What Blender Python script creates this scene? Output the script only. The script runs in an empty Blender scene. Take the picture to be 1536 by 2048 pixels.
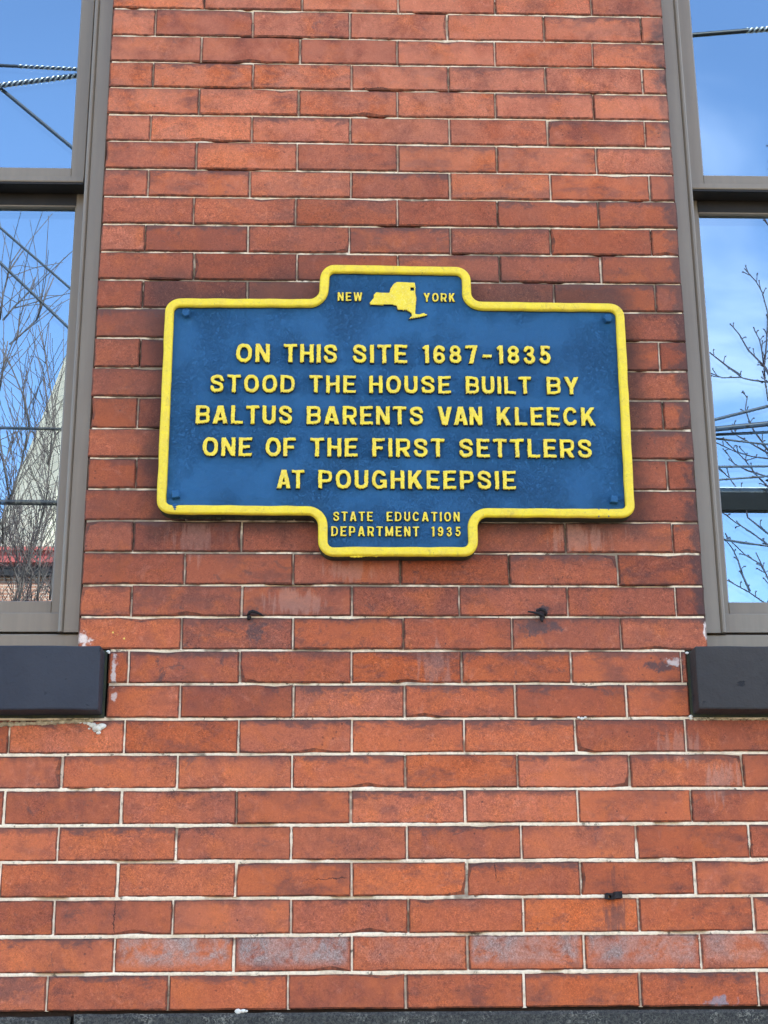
import bpy, math, random
import numpy as np
from mathutils import Vector, Matrix, noise

# ---------------------------------------------------------------- camera, world, sun, exposure
S = bpy.context.scene
COL = S.collection
random.seed(11)
R = math.radians

cam_d = bpy.data.cameras.new('camera')
cam = bpy.data.objects.new('camera', cam_d); COL.objects.link(cam)
S.camera = cam
cam_d.sensor_fit = 'HORIZONTAL'
cam_d.sensor_width = 36.0
cam_d.lens = 36.0 * 3078.0 / 1536.0
cam_d.clip_start = 0.05
cam_d.clip_end = 2000.0
yaw, pitch, roll = 0.035843, 0.311192, -0.007211
f = Vector((math.sin(yaw) * math.cos(pitch), math.cos(yaw) * math.cos(pitch), math.sin(pitch)))
r = Vector((math.cos(yaw), -math.sin(yaw), 0))
u = r.cross(f)
r2 = r * math.cos(roll) + u * math.sin(roll)
u2 = -r * math.sin(roll) + u * math.cos(roll)
M = Matrix((r2, u2, -f)).transposed().to_4x4()
M.translation = Vector((-0.03531, -2.89773, 1.6))
cam.matrix_world = M

SUN_EL, SUN_AZ = R(46), R(28)          # sun stands behind the facade, to the right of it
W = bpy.data.worlds.new('World'); S.world = W; W.use_nodes = True

sun_d = bpy.data.lights.new('sun', 'SUN'); sun_d.energy = 4.5; sun_d.angle = R(0.5)
sun_d.color = (1.0, 0.93, 0.82)
sun = bpy.data.objects.new('sun', sun_d); COL.objects.link(sun)
sd = Vector((math.sin(SUN_AZ) * math.cos(SUN_EL), math.cos(SUN_AZ) * math.cos(SUN_EL), math.sin(SUN_EL)))
sun.rotation_euler = sd.to_track_quat('Z', 'Y').to_euler()
sun.location = (0, 0, 30)

S.view_settings.view_transform = 'Standard'
S.view_settings.look = 'None'
S.view_settings.gamma = 1.0
S.view_settings.use_curve_mapping = False
S.view_settings.exposure = 2.36
S.render.engine = 'CYCLES'

# ---------------------------------------------------------------- node helpers
class NT:
    def __init__(self, tree): self.t = tree; self.n = tree.nodes; self.l = tree.links
    def new(self, typ, **kw):
        nd = self.n.new(typ)
        for k, v in kw.items():
            if hasattr(nd, k): setattr(nd, k, v)
        return nd
    def put(self, sock, v):
        if hasattr(v, 'is_output') or isinstance(v, bpy.types.NodeSocket): self.l.new(v, sock)
        elif v is not None:
            try: sock.default_value = v
            except Exception:
                sock.default_value = (v[0], v[1], v[2], 1.0)
    def math(self, op, a, b=None, clamp=False, c=None):
        nd = self.n.new('ShaderNodeMath'); nd.operation = op; nd.use_clamp = clamp
        self.put(nd.inputs[0], a)
        if b is not None: self.put(nd.inputs[1], b)
        if c is not None: self.put(nd.inputs[2], c)
        return nd.outputs[0]
    def vmath(self, op, a, b=None, s=None):
        nd = self.n.new('ShaderNodeVectorMath'); nd.operation = op
        self.put(nd.inputs[0], a)
        if b is not None: self.put(nd.inputs[1], b)
        if s is not None: self.put(nd.inputs['Scale'], s)
        return nd.outputs['Value'] if op in ('LENGTH', 'DOT_PRODUCT', 'DISTANCE') else nd.outputs[0]
    def mix(self, fac, a, b, blend='MIX'):
        nd = self.n.new('ShaderNodeMix'); nd.data_type = 'RGBA'; nd.blend_type = blend
        self.put(nd.inputs[0], fac); self.put(nd.inputs[6], a); self.put(nd.inputs[7], b)
        return nd.outputs[2]
    def ramp(self, v, lo, hi, a=0.0, b=1.0, smooth=True):
        nd = self.n.new('ShaderNodeMapRange'); nd.interpolation_type = 'SMOOTHSTEP' if smooth else 'LINEAR'
        self.put(nd.inputs[0], v); nd.inputs[1].default_value = lo; nd.inputs[2].default_value = hi
        nd.inputs[3].default_value = a; nd.inputs[4].default_value = b
        return nd.outputs[0]
    def noise(self, vec, scale, detail=3.0, rough=0.55, dist=0.0, col=False):
        nd = self.n.new('ShaderNodeTexNoise')
        self.put(nd.inputs['Vector'], vec); nd.inputs['Scale'].default_value = scale
        nd.inputs['Detail'].default_value = detail; nd.inputs['Roughness'].default_value = rough
        nd.inputs['Distortion'].default_value = dist
        return nd.outputs['Color'] if col else nd.outputs[0]
    def voronoi(self, vec, scale, feature='F1'):
        nd = self.n.new('ShaderNodeTexVoronoi'); nd.feature = feature
        self.put(nd.inputs['Vector'], vec); nd.inputs['Scale'].default_value = scale
        return nd.outputs['Distance']
    def bump(self, h, strength=0.5, dist=0.001, normal=None):
        nd = self.n.new('ShaderNodeBump'); nd.inputs['Strength'].default_value = strength
        nd.inputs['Distance'].default_value = dist; self.put(nd.inputs['Height'], h)
        if normal is not None: self.l.new(normal, nd.inputs['Normal'])
        return nd.outputs[0]

def mat(name, rough=0.6, spec=0.5, metal=0.0):
    m = bpy.data.materials.new(name); m.use_nodes = True
    nt = NT(m.node_tree)
    p = m.node_tree.nodes['Principled BSDF']
    p.inputs['Roughness'].default_value = rough
    p.inputs['Specular IOR Level'].default_value = spec
    p.inputs['Metallic'].default_value = metal
    return m, nt, p

def P3(nt): return nt.new('ShaderNodeNewGeometry').outputs['Position']
def OBJ(nt): return nt.new('ShaderNodeTexCoord').outputs['Object']

# ---------------------------------------------------------------- world
w = NT(W.node_tree)
bg = W.node_tree.nodes['Background']
sky = w.new('ShaderNodeTexSky'); sky.sky_type = 'NISHITA'; sky.sun_disc = False
sky.sun_elevation = SUN_EL; sky.sun_rotation = SUN_AZ
sky.air_density = 1.0; sky.dust_density = 0.4; sky.ozone_density = 2.2; sky.altitude = 50
tc = w.new('ShaderNodeTexCoord').outputs['Generated']
sep = w.new('ShaderNodeSeparateXYZ'); w.l.new(tc, sep.inputs[0])
hz = w.math('MAXIMUM', sep.outputs[2], 0.04)
pl = w.new('ShaderNodeCombineXYZ')
w.l.new(w.math('DIVIDE', sep.outputs[0], hz), pl.inputs[0]); w.l.new(w.math('DIVIDE', sep.outputs[1], hz), pl.inputs[1])
c1 = w.noise(pl.outputs[0], 1.1, 6, 0.6, 0.4)
side = w.ramp(sep.outputs[0], -0.25, 0.25)              # more thin cloud towards the right-hand sky
cl = w.math('MULTIPLY', w.ramp(c1, 0.42, 0.64), w.math('ADD', w.math('MULTIPLY', side, 0.38), 0.02))
cloudcol = (5.6, 5.9, 7.0, 1)
w.l.new(w.mix(cl, sky.outputs[0], cloudcol), bg.inputs[0])
bg.inputs[1].default_value = 0.15

# ---------------------------------------------------------------- materials
def stain_mask(nt, pos, cx, cz, rx, rz, nse, hard=0.5):
    sp = nt.new('ShaderNodeVectorMath'); sp.operation = 'SUBTRACT'
    nt.put(sp.inputs[0], pos); sp.inputs[1].default_value = (cx, 0, cz)
    sc = nt.new('ShaderNodeVectorMath'); sc.operation = 'MULTIPLY'
    nt.l.new(sp.outputs[0], sc.inputs[0]); sc.inputs[1].default_value = (1 / rx, 0, 1 / rz)
    d = nt.vmath('LENGTH', sc.outputs[0])
    d = nt.math('ADD', d, nt.math('MULTIPLY', nt.math('SUBTRACT', nse, 0.5), 4.2))
    return nt.ramp(d, 1.05, 1.05 - hard * 1.3, 0, 1)

def brick_material(edge=False, joined=False):
    m, nt, p = mat('brick_arris_grime_shade' if edge else ('weathered_brick_far' if joined else 'weathered_brick'), 0.82, 0.3)
    pos = P3(nt)
    oi = nt.new('ShaderNodeObjectInfo')
    rnd = oi.outputs['Random']
    if joined:
        sq = nt.new('ShaderNodeSeparateXYZ'); nt.l.new(pos, sq.inputs[0])
        row = nt.math('FLOOR', nt.math('DIVIDE', nt.math('SUBTRACT', sq.outputs[2], 3.6935), 0.0655))
        par = nt.math('MULTIPLY', nt.math('FLOORED_MODULO', row, 2.0), 0.5)
        colx = nt.math('FLOOR', nt.math('ADD', nt.math('DIVIDE', nt.math('ADD', sq.outputs[0], 5.2), 0.2135), par))
        cv = nt.new('ShaderNodeCombineXYZ'); nt.l.new(colx, cv.inputs[0]); nt.l.new(row, cv.inputs[1])
        wn_ = nt.new('ShaderNodeTexWhiteNoise'); wn_.noise_dimensions = '2D'; nt.l.new(cv.outputs[0], wn_.inputs['Vector'])
        rnd = wn_.outputs['Value']
    off = nt.new('ShaderNodeCombineXYZ')
    nt.l.new(nt.math('MULTIPLY', rnd, 37.0), off.inputs[0]); nt.l.new(nt.math('MULTIPLY', rnd, 91.0), off.inputs[1])
    nt.l.new(nt.math('MULTIPLY', rnd, 53.0), off.inputs[2])
    v = nt.vmath('ADD', pos, off.outputs[0])
    r1 = nt.math('FRACT', nt.math('MULTIPLY', rnd, 7.31))
    r2_ = nt.math('FRACT', nt.math('MULTIPLY', rnd, 17.77))
    r3 = nt.math('FRACT', nt.math('MULTIPLY', rnd, 43.13))
    # kiln colours
    base = nt.mix(r1, (0.400, 0.090, 0.034, 1), (0.390, 0.108, 0.058, 1))
    base = nt.mix(nt.ramp(r2_, 0.45, 1.0, 0, 0.85), base, (0.235, 0.062, 0.036, 1))
    base = nt.mix(nt.ramp(r3, 0.75, 1.0, 0, 0.8), base, (0.47, 0.098, 0.022, 1))
    cn = nt.noise(v, 16, 3, 0.55, 0.6)
    base = nt.mix(nt.ramp(cn, 0.42, 0.72, 0, 0.75), base, (0.47, 0.112, 0.032, 1))
    # smoky flashing, drawn out along the brick
    st = nt.new('ShaderNodeVectorMath'); st.operation = 'MULTIPLY'; nt.l.new(v, st.inputs[0]); st.inputs[1].default_value = (11, 11, 24)
    fl = nt.noise(st.outputs[0], 1.0, 6, 0.70, 0.25)
    flm = nt.math('MULTIPLY', nt.ramp(fl, 0.46, 0.66), nt.ramp(r3, 0.0, 1.0, 0.25, 0.9))
    base = nt.mix(flm, base, (0.150, 0.052, 0.038, 1))
    # dirt gathered towards the edges of each brick
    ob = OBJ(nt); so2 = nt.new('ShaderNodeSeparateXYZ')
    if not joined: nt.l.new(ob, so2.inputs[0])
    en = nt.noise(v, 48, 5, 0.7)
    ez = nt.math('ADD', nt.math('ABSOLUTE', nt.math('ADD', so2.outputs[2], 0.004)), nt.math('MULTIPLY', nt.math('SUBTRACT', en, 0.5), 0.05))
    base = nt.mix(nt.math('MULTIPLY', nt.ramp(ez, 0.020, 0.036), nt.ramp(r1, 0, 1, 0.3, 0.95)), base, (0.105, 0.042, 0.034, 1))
    # pale skin
    pn = nt.noise(v, 38, 5, 0.65, 1.2)
    base = nt.mix(nt.ramp(pn, 0.52, 0.78, 0, 0.42), base, (0.56, 0.20, 0.125, 1))
    # fine grain
    g1 = nt.noise(v, 210, 4, 0.68, 1.6)
    g2 = nt.noise(v, 900, 2, 0.6, 0.5)
    g1b = nt.ramp(g1, 0.32, 0.68, 0.48, 1.50, False)
    g1b = nt.mix(nt.ramp(nt.noise(v, 20, 3), 0.35, 0.65, 0.15, 0.75), (1, 1, 1, 1), g1b)
    base = nt.mix(1.0, base, g1b, 'MULTIPLY')
    base = nt.mix(1.0, base, nt.ramp(g2, 0.3, 0.7, 0.85, 1.14, False), 'MULTIPLY')
    # iron spots and pits
    vo = nt.voronoi(v, 75)
    spm = nt.math('MULTIPLY', nt.ramp(vo, 0.20, 0.10), nt.ramp(nt.noise(v, 22, 2), 0.56, 0.66))
    base = nt.mix(nt.math('MULTIPLY', spm, 0.75), base, (0.05, 0.025, 0.022, 1))
    # grime crusts with ragged edges, on some bricks
    gr = nt.noise(v, 26, 6, 0.75, 0.9)
    grm = nt.math('MULTIPLY', nt.ramp(gr, 0.585, 0.66), nt.ramp(r2_, 0.15, 0.8, 0.15, 0.8))
    base = nt.mix(grm, base, (0.10, 0.052, 0.045, 1))
    # per object: glassy grey bloom, extra soot
    def attr(nm):
        a = nt.new('ShaderNodeAttribute'); a.attribute_type = 'OBJECT'; a.attribute_name = nm; return a.outputs['Fac']
    bl = attr('bloom')
    oc = OBJ(nt); so = nt.new('ShaderNodeSeparateXYZ'); nt.l.new(oc, so.inputs[0])
    bn = nt.noise(v, 30, 6, 0.7, 0.5)
    hgt = nt.ramp(so.outputs[2], -0.028, -0.006)
    bfac = nt.math('MULTIPLY', nt.math('MULTIPLY', bl, hgt), nt.ramp(bn, 0.32, 0.56))
    bfac = nt.math('MULTIPLY', bfac, nt.ramp(nt.math('ABSOLUTE', so.outputs[0]), 0.104, 0.09), True)
    base = nt.mix(bfac, base, nt.mix(nt.ramp(g1, 0.35, 0.65), (0.20, 0.125, 0.105, 1), (0.34, 0.27, 0.24, 1)))
    # soot towards the right-hand jamb, darker halo round the plaque
    sx = nt.new('ShaderNodeSeparateXYZ'); nt.l.new(pos, sx.inputs[0])
    X, Z = sx.outputs[0], sx.outputs[2]
    jn = nt.noise(v, 34, 5, 0.7, 0.4)
    jm = nt.math('MULTIPLY', nt.ramp(nt.math('ADD', X, nt.math('MULTIPLY', jn, 0.11)), 0.715, 0.745), nt.ramp(X, 0.52, 0.60))
    jm = nt.math('MULTIPLY', jm, nt.ramp(Z, 2.27, 2.32))
    base = nt.mix(nt.math('MULTIPLY', jm, 0.92), base, (0.055, 0.042, 0.042, 1))
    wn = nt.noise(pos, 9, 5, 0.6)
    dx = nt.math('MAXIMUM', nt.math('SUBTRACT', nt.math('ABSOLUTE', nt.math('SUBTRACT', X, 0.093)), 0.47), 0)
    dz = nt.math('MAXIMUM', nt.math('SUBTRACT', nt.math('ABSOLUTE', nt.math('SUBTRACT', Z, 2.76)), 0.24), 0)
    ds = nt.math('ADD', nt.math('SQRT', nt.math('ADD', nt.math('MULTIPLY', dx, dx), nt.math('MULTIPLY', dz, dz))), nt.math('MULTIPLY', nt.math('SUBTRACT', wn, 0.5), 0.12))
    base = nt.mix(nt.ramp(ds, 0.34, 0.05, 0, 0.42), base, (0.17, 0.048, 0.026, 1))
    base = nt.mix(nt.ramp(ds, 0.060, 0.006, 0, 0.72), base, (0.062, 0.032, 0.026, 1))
    big = nt.noise(pos, 2.6, 4, 0.6)
    base = nt.mix(nt.math('MULTIPLY', nt.ramp(big, 0.45, 0.68), nt.ramp(Z, 2.3, 2.9, 0.25, 0.5)), base, (0.16, 0.056, 0.038, 1))
    base = nt.mix(nt.math('MULTIPLY', nt.ramp(Z, 3.0, 3.5, 0, 0.50), nt.ramp(nt.noise(v, 13, 5, 0.65), 0.3, 0.62)), base, (0.57, 0.185, 0.100, 1))
    base = nt.mix(nt.math('MULTIPLY', nt.ramp(Z, 2.3, 2.0, 0, 0.45), nt.ramp(nt.noise(v, 14, 5, 0.65), 0.35, 0.62)), base, (0.52, 0.128, 0.046, 1))
    # stains with a shape of their own: (x, z, rx, rz, colour, strength)
    sn = nt.noise(pos, 55, 6, 0.65, 0.3)
    streak = nt.new('ShaderNodeVectorMath'); streak.operation = 'MULTIPLY'; nt.l.new(pos, streak.inputs[0]); streak.inputs[1].default_value = (70, 70, 9)
    stn = nt.noise(streak.outputs[0], 1.0, 4, 0.6)
    dark = (0.07, 0.045, 0.045, 1); pale = (0.38, 0.20, 0.15, 1); white = (0.68, 0.56, 0.50, 1)
    for cx, cz, rx, rz, c, s, n_ in [
        (-0.178, 2.292, 0.022, 0.030, dark, 0.75, sn), (-0.185, 2.327, 0.028, 0.012, dark, 0.75, sn),
        (0.366, 2.300, 0.040, 0.018, dark, 0.8, sn), (0.376, 2.333, 0.026, 0.012, dark, 0.95, sn),
        (0.490, 1.757, 0.022, 0.034, dark, 0.6, stn), (0.488, 1.83, 0.018, 0.03, dark, 0.4, stn),
        (-0.305, 2.478, 0.055, 0.040, pale, 0.34, stn), (0.462, 2.480, 0.070, 0.036, pale, 0.32, stn),
        (0.000, 2.410, 0.055, 0.025, pale, 0.3, stn), (-0.10, 2.345, 0.06, 0.028, pale, 0.35, stn),
        (-0.508, 2.272, 0.016, 0.020, white, 0.8, sn), (0.162, 2.222, 0.03, 0.05, pale, 0.4, stn),
        (0.700, 2.005, 0.035, 0.040, pale, 0.45, stn), (0.630, 2.066, 0.05, 0.03, pale, 0.4, stn),
        (0.600, 2.222, 0.045, 0.012, dark, 0.85, sn), (0.628, 2.230, 0.018, 0.009, white, 0.7, sn),
        (0.694, 2.290, 0.006, 0.022, white, 0.9, sn), (-0.448, 2.21, 0.006, 0.030, white, 0.9, sn),
        (-0.445, 2.16, 0.006, 0.014, white, 0.7, sn), (-0.31, 2.06, 0.05, 0.025, dark, 0.3, sn),
        (0.67, 1.605, 0.03, 0.01, (0.25, 0.27, 0.30, 1), 0.7, sn), (-0.60, 1.64, 0.06, 0.03, dark, 0.45, sn)]:
        base = nt.mix(nt.math('MULTIPLY', stain_mask(nt, pos, cx, cz, rx, rz, n_), s), base, c)
    fleck = nt.noise(v, 125, 5, 0.75, 1.2)
    gk = nt.ramp(nt.math('FRACT', nt.math('MULTIPLY', rnd, 71.7)), 0, 1, 0.15, 1.0, False)
    base = nt.mix(nt.math('MULTIPLY', nt.ramp(fleck, 0.56, 0.74, 0, 0.42), gk), base, (0.66, 0.25, 0.14, 1))
    base = nt.mix(nt.math('MULTIPLY', nt.ramp(fleck, 0.46, 0.30, 0, 0.70), gk), base, (0.13, 0.040, 0.026, 1))
    base = nt.mix(nt.math('MULTIPLY', gk, 0.6), base, nt.ramp(g1, 0.34, 0.66, 0.62, 1.42, False), 'MULTIPLY')
    tone = nt.math('FRACT', nt.math('MULTIPLY', rnd, 29.3))
    base = nt.mix(1.0, base, nt.mix(tone, (0.90, 0.86, 0.84, 1), (1.22, 1.24, 1.16, 1)), 'MULTIPLY')
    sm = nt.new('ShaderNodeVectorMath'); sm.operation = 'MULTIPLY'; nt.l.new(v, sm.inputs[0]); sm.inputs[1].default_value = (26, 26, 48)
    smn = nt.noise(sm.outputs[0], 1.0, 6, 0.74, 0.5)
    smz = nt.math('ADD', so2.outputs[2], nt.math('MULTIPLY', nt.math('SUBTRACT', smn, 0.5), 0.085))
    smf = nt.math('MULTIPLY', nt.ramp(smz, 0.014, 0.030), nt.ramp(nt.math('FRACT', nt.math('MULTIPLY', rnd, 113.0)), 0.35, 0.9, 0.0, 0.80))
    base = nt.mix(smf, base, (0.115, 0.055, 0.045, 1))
    # hairline cracks: (x, z, half length, upright?)
    for cx, cz, hl, up in [(-0.425, 1.757, 0.029, 1), (-0.104, 2.022, 0.028, 1), (-0.035, 1.826, 0.034, 0), (0.055, 3.50, 0.03, 0), (0.27, 1.84, 0.02, 1)]:
        A, Bc, a0, b0_ = (X, Z, cx, cz) if up else (Z, X, cz, cx)
        wob = nt.math('MULTIPLY', nt.math('SUBTRACT', nt.noise(pos, 38, 5, 0.7), 0.5), 0.020)
        da = nt.math('ABSOLUTE', nt.math('SUBTRACT', nt.math('ADD', A, wob), a0)); db = nt.math('ABSOLUTE', nt.math('SUBTRACT', Bc, b0_))
        cm = nt.math('MULTIPLY', nt.ramp(da, 0.0012, 0.0004), nt.ramp(db, hl, hl * .8))
        base = nt.mix(nt.math('MULTIPLY', cm, 0.85), base, (0.035, 0.018, 0.014, 1))
    for cx, cz, rr_ in [(-0.4535, 2.288, 0.0026), (-0.432, 2.276, 0.0018), (-0.444, 2.283, .0012)]:
        base = nt.mix(stain_mask(nt, pos, cx, cz, rr_, rr_, sn, 0.3), base, (0.75, 0.52, 0.10, 1))
    if edge: base = nt.mix(nt.ramp(nt.noise(pos, 70, 4, 0.6), 0.35, 0.6, 0.15, 0.75), base, (0.060, 0.030, 0.022, 1))  # side and chamfer faces: grime plus painted underside shade
    nt.l.new(base, p.inputs['Base Color'])
    h = nt.math('ADD', nt.math('MULTIPLY', g1, 0.55), nt.math('MULTIPLY', g2, 0.3))
    h = nt.math('ADD', h, nt.math('MULTIPLY', pn, 0.8))
    h = nt.math('SUBTRACT', h, nt.math('MULTIPLY', spm, 1.0))
    nt.l.new(nt.bump(h, 0.55, 0.0011), p.inputs['Normal'])
    nt.l.new(nt.ramp(bfac, 0, 1, 0.85, 0.42), p.inputs['Roughness'])
    return m

def mortar_material():
    m, nt, p = mat('lime_mortar', 0.95, 0.1)
    pos = P3(nt)
    n1 = nt.noise(pos, 14, 5, 0.65); n2 = nt.noise(pos, 160, 4, 0.7); n3 = nt.noise(pos, 45, 5, 0.7)
    c = nt.mix(nt.ramp(n1, 0.42, 0.66, 0, 0.75), (0.95, 0.76, 0.53, 1), (0.70, 0.52, 0.33, 1))
    n4 = nt.noise(pos, 7, 4, 0.7); zz = nt.new('ShaderNodeSeparateXYZ'); nt.l.new(pos, zz.inputs[0])
    n4 = nt.math('ADD', n4, nt.ramp(nt.math('ABSOLUTE', nt.math('SUBTRACT', zz.outputs[2], 2.72)), 0.2, 0.75, 0.06, -0.10))
    c = nt.mix(nt.ramp(n4, 0.50, 0.60, 0, 0.80), c, (0.20, 0.145, 0.10, 1))
    c = nt.mix(nt.ramp(n3, 0.59, 0.68, 0, 0.85), c, (0.09, 0.066, 0.048, 1))
    c = nt.mix(nt.ramp(n2, 0.40, 0.70, 0.0, 0.25), c, (0.22, 0.17, 0.12, 1))
    nt.l.new(c, p.inputs['Base Color'])
    nt.l.new(nt.bump(nt.math('ADD', n2, n3), 0.8, 0.002), p.inputs['Normal'])
    return m

def plain(name, col, rough=0.6, spec=0.5, metal=0.0, var=0.12, scale=30, bump=0.2, bdist=0.001, col2=None, bscale=None):
    m, nt, p = mat(name, rough, spec, metal)
    pos = P3(nt)
    n = nt.noise(pos, scale, 5, 0.65)
    c2 = col2 or tuple(x * (1 - 2.2 * var) for x in col[:3])
    nt.l.new(nt.mix(nt.ramp(n, 0.3, 0.7), (*col[:3], 1), (*c2[:3], 1)), p.inputs['Base Color'])
    if bump: nt.l.new(nt.bump(nt.noise(pos, bscale or scale * 3, 4, 0.6), bump, bdist), p.inputs['Normal'])
    return m

def sign_blue():
    m, nt, p = mat('blue_sign_paint', 0.5, 0.22)
    pos = P3(nt)
    n = nt.noise(pos, 5, 4, 0.6); fine = nt.noise(pos, 330, 4, 0.65, 1.6); crack = nt.noise(pos, 130, 4, 0.6, 2.5)
    gr = nt.noise(pos, 24, 6, 0.72, 0.6)
    c = nt.mix(nt.ramp(n, 0.35, 0.65), (0.022, 0.110, 0.235, 1), (0.020, 0.098, 0.212, 1))
    c = nt.mix(nt.ramp(gr, 0.40, 0.90, 0, 0.22), c, (0.024, 0.056, 0.095, 1))
    c = nt.mix(nt.ramp(fine, 0.56, 0.74, 0, 0.40), c, (0.045, 0.16, 0.30, 1))
    nt.l.new(c, p.inputs['Base Color'])
    ri = nt.math('ABSOLUTE', nt.math('SUBTRACT', crack, 0.5))
    area = nt.ramp(nt.noise(pos, 9, 3), 0.38, 0.7, 0.15, 1.0)
    h = nt.math('ADD', nt.math('MULTIPLY', fine, 0.8), nt.math('MULTIPLY', nt.math('MULTIPLY', nt.ramp(ri, 0.07, 0.0), area), 0.9))
    h = nt.math('ADD', h, nt.math('MULTIPLY', nt.noise(pos, 45, 3), 1.2))
    nt.l.new(nt.bump(h, 1.0, 0.0018), p.inputs['Normal'])
    nt.l.new(nt.ramp(gr, 0.3, 0.8, 0.46, 0.56), p.inputs['Roughness'])
    return m

def sign_yellow(name='yellow_border_paint', pale=0.25, spec=0.4):
    m, nt, p = mat(name, 0.5, spec)
    pos = P3(nt)
    n = nt.noise(pos, 42, 6, 0.72, 0.8); f2 = nt.noise(pos, 210, 4, 0.7, 1.5); g = nt.noise(pos, 60, 6, 0.75, 0.8)
    c = nt.mix(nt.ramp(n, 0.35, 0.65), (0.86, 0.62, 0.018, 1), (0.78, 0.53, 0.030, 1))
    c = nt.mix(nt.ramp(f2, 0.5, 0.7, 0, pale), c, (0.86, 0.74, 0.22, 1))
    c = nt.mix(nt.ramp(g, 0.54, 0.70, 0, 0.6), c, (0.46, 0.32, 0.05, 1))
    c = nt.mix(nt.ramp(nt.noise(pos, 130, 5, 0.75), 0.66, 0.70, 0, 0.9), c, (0.05, 0.055, 0.05, 1))
    nt.l.new(c, p.inputs['Base Color'])
    nt.l.new(nt.bump(nt.math('ADD', f2, nt.math('MULTIPLY', n, 1.5)), 0.6, 0.0013), p.inputs['Normal'])
    return m

def frame_metal(name='bronze_window_paint'):
    m, nt, p = mat(name, 0.42, 0.35)
    pos = P3(nt)
    s = nt.new('ShaderNodeVectorMath'); s.operation = 'MULTIPLY'; nt.l.new(pos, s.inputs[0]); s.inputs[1].default_value = (60, 60, 3)
    n = nt.noise(s.outputs[0], 1, 4, 0.6); d = nt.noise(pos, 25, 5, 0.7)
    c = nt.mix(nt.ramp(n, 0.35, 0.65), (0.225, 0.176, 0.122, 1), (0.205, 0.160, 0.112, 1))
    c = nt.mix(nt.ramp(d, 0.50, 0.80, 0, 0.10), c, (0.10, 0.08, 0.065, 1))
    nt.l.new(c, p.inputs['Base Color'])
    p.inputs['Roughness'].default_value = 0.30
    return m

def glass_front():
    m = bpy.data.materials.new('outer_window_glass'); m.use_nodes = True
    nt = NT(m.node_tree); out = nt.n['Material Output']; nt.n.remove(nt.n['Principled BSDF'])
    pos = P3(nt)
    tr = nt.new('ShaderNodeBsdfTransparent'); tr.inputs[0].default_value = (0.93, 0.96, 0.95, 1)
    gl = nt.new('ShaderNodeBsdfGlossy'); gl.inputs['Roughness'].default_value = 0.0
    gl.inputs[0].default_value = (0.66, 0.85, 1.0, 1)      # coated glass reflects bluish
    fr = nt.new('ShaderNodeFresnel'); fr.inputs[0].default_value = 1.52
    fac = nt.math('MULTIPLY', fr.outputs[0], 7.4, True)
    mx = nt.new('ShaderNodeMixShader'); nt.l.new(fac, mx.inputs[0]); nt.l.new(tr.outputs[0], mx.inputs[1]); nt.l.new(gl.outputs[0], mx.inputs[2])
    nt.l.new(mx.outputs[0], out.inputs[0])
    m2 = bpy.data.materials.new('glass_rear_face'); m2.use_nodes = True
    n2 = NT(m2.node_tree); n2.n.remove(n2.n['Principled BSDF'])
    t2 = n2.new('ShaderNodeBsdfTransparent'); n2.l.new(t2.outputs[0], n2.n['Material Output'].inputs[0])
    return m, m2

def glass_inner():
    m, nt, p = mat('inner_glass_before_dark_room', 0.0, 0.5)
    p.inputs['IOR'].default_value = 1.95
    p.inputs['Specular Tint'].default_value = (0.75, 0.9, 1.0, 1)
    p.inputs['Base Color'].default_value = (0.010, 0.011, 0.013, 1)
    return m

def sill_paint(name, c1_, c2_):
    m, nt, p = mat(name, 0.6, 0.22)
    pos = P3(nt)
    n = nt.noise(pos, 9, 4, 0.6); chips = nt.noise(pos, 42, 5, 0.7, 0.5); f3 = nt.noise(pos, 240, 3, 0.6)
    c = nt.mix(nt.ramp(n, 0.35, 0.65), c1_, c2_)
    cm = nt.ramp(chips, 0.64, 0.70)
    c = nt.mix(nt.math('MULTIPLY', cm, 0.75), c, (0.014, 0.015, 0.018, 1))
    nt.l.new(c, p.inputs['Base Color'])
    h = nt.math('SUBTRACT', nt.math('ADD', nt.math('MULTIPLY', f3, 0.45), nt.math('MULTIPLY', nt.noise(pos, 24, 4, 0.6), 2.5)), nt.math('MULTIPLY', cm, 1.5))
    nt.l.new(nt.bump(h, 0.75, 0.0018), p.inputs['Normal'])
    return m

def base_stone():
    m, nt, p = mat('painted_base_stone', 0.75, 0.3)
    pos = P3(nt)
    n = nt.noise(pos, 12, 5, 0.7); fi = nt.noise(pos, 190, 5, 0.75, 1.0)
    c = nt.mix(nt.ramp(fi, 0.38, 0.62), (0.022, 0.021, 0.019, 1), (0.082, 0.077, 0.062, 1))
    c = nt.mix(nt.ramp(nt.math('MULTIPLY', nt.ramp(n, 0.5, 0.62), nt.ramp(fi, 0.45, 0.62)), 0, 1, 0, 0.85), c, (0.24, 0.22, 0.17, 1))
    nt.l.new(c, p.inputs['Base Color'])
    nt.l.new(nt.bump(nt.math('ADD', fi, nt.math('MULTIPLY', n, 2)), 0.8, 0.003), p.inputs['Normal'])
    return m

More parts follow.
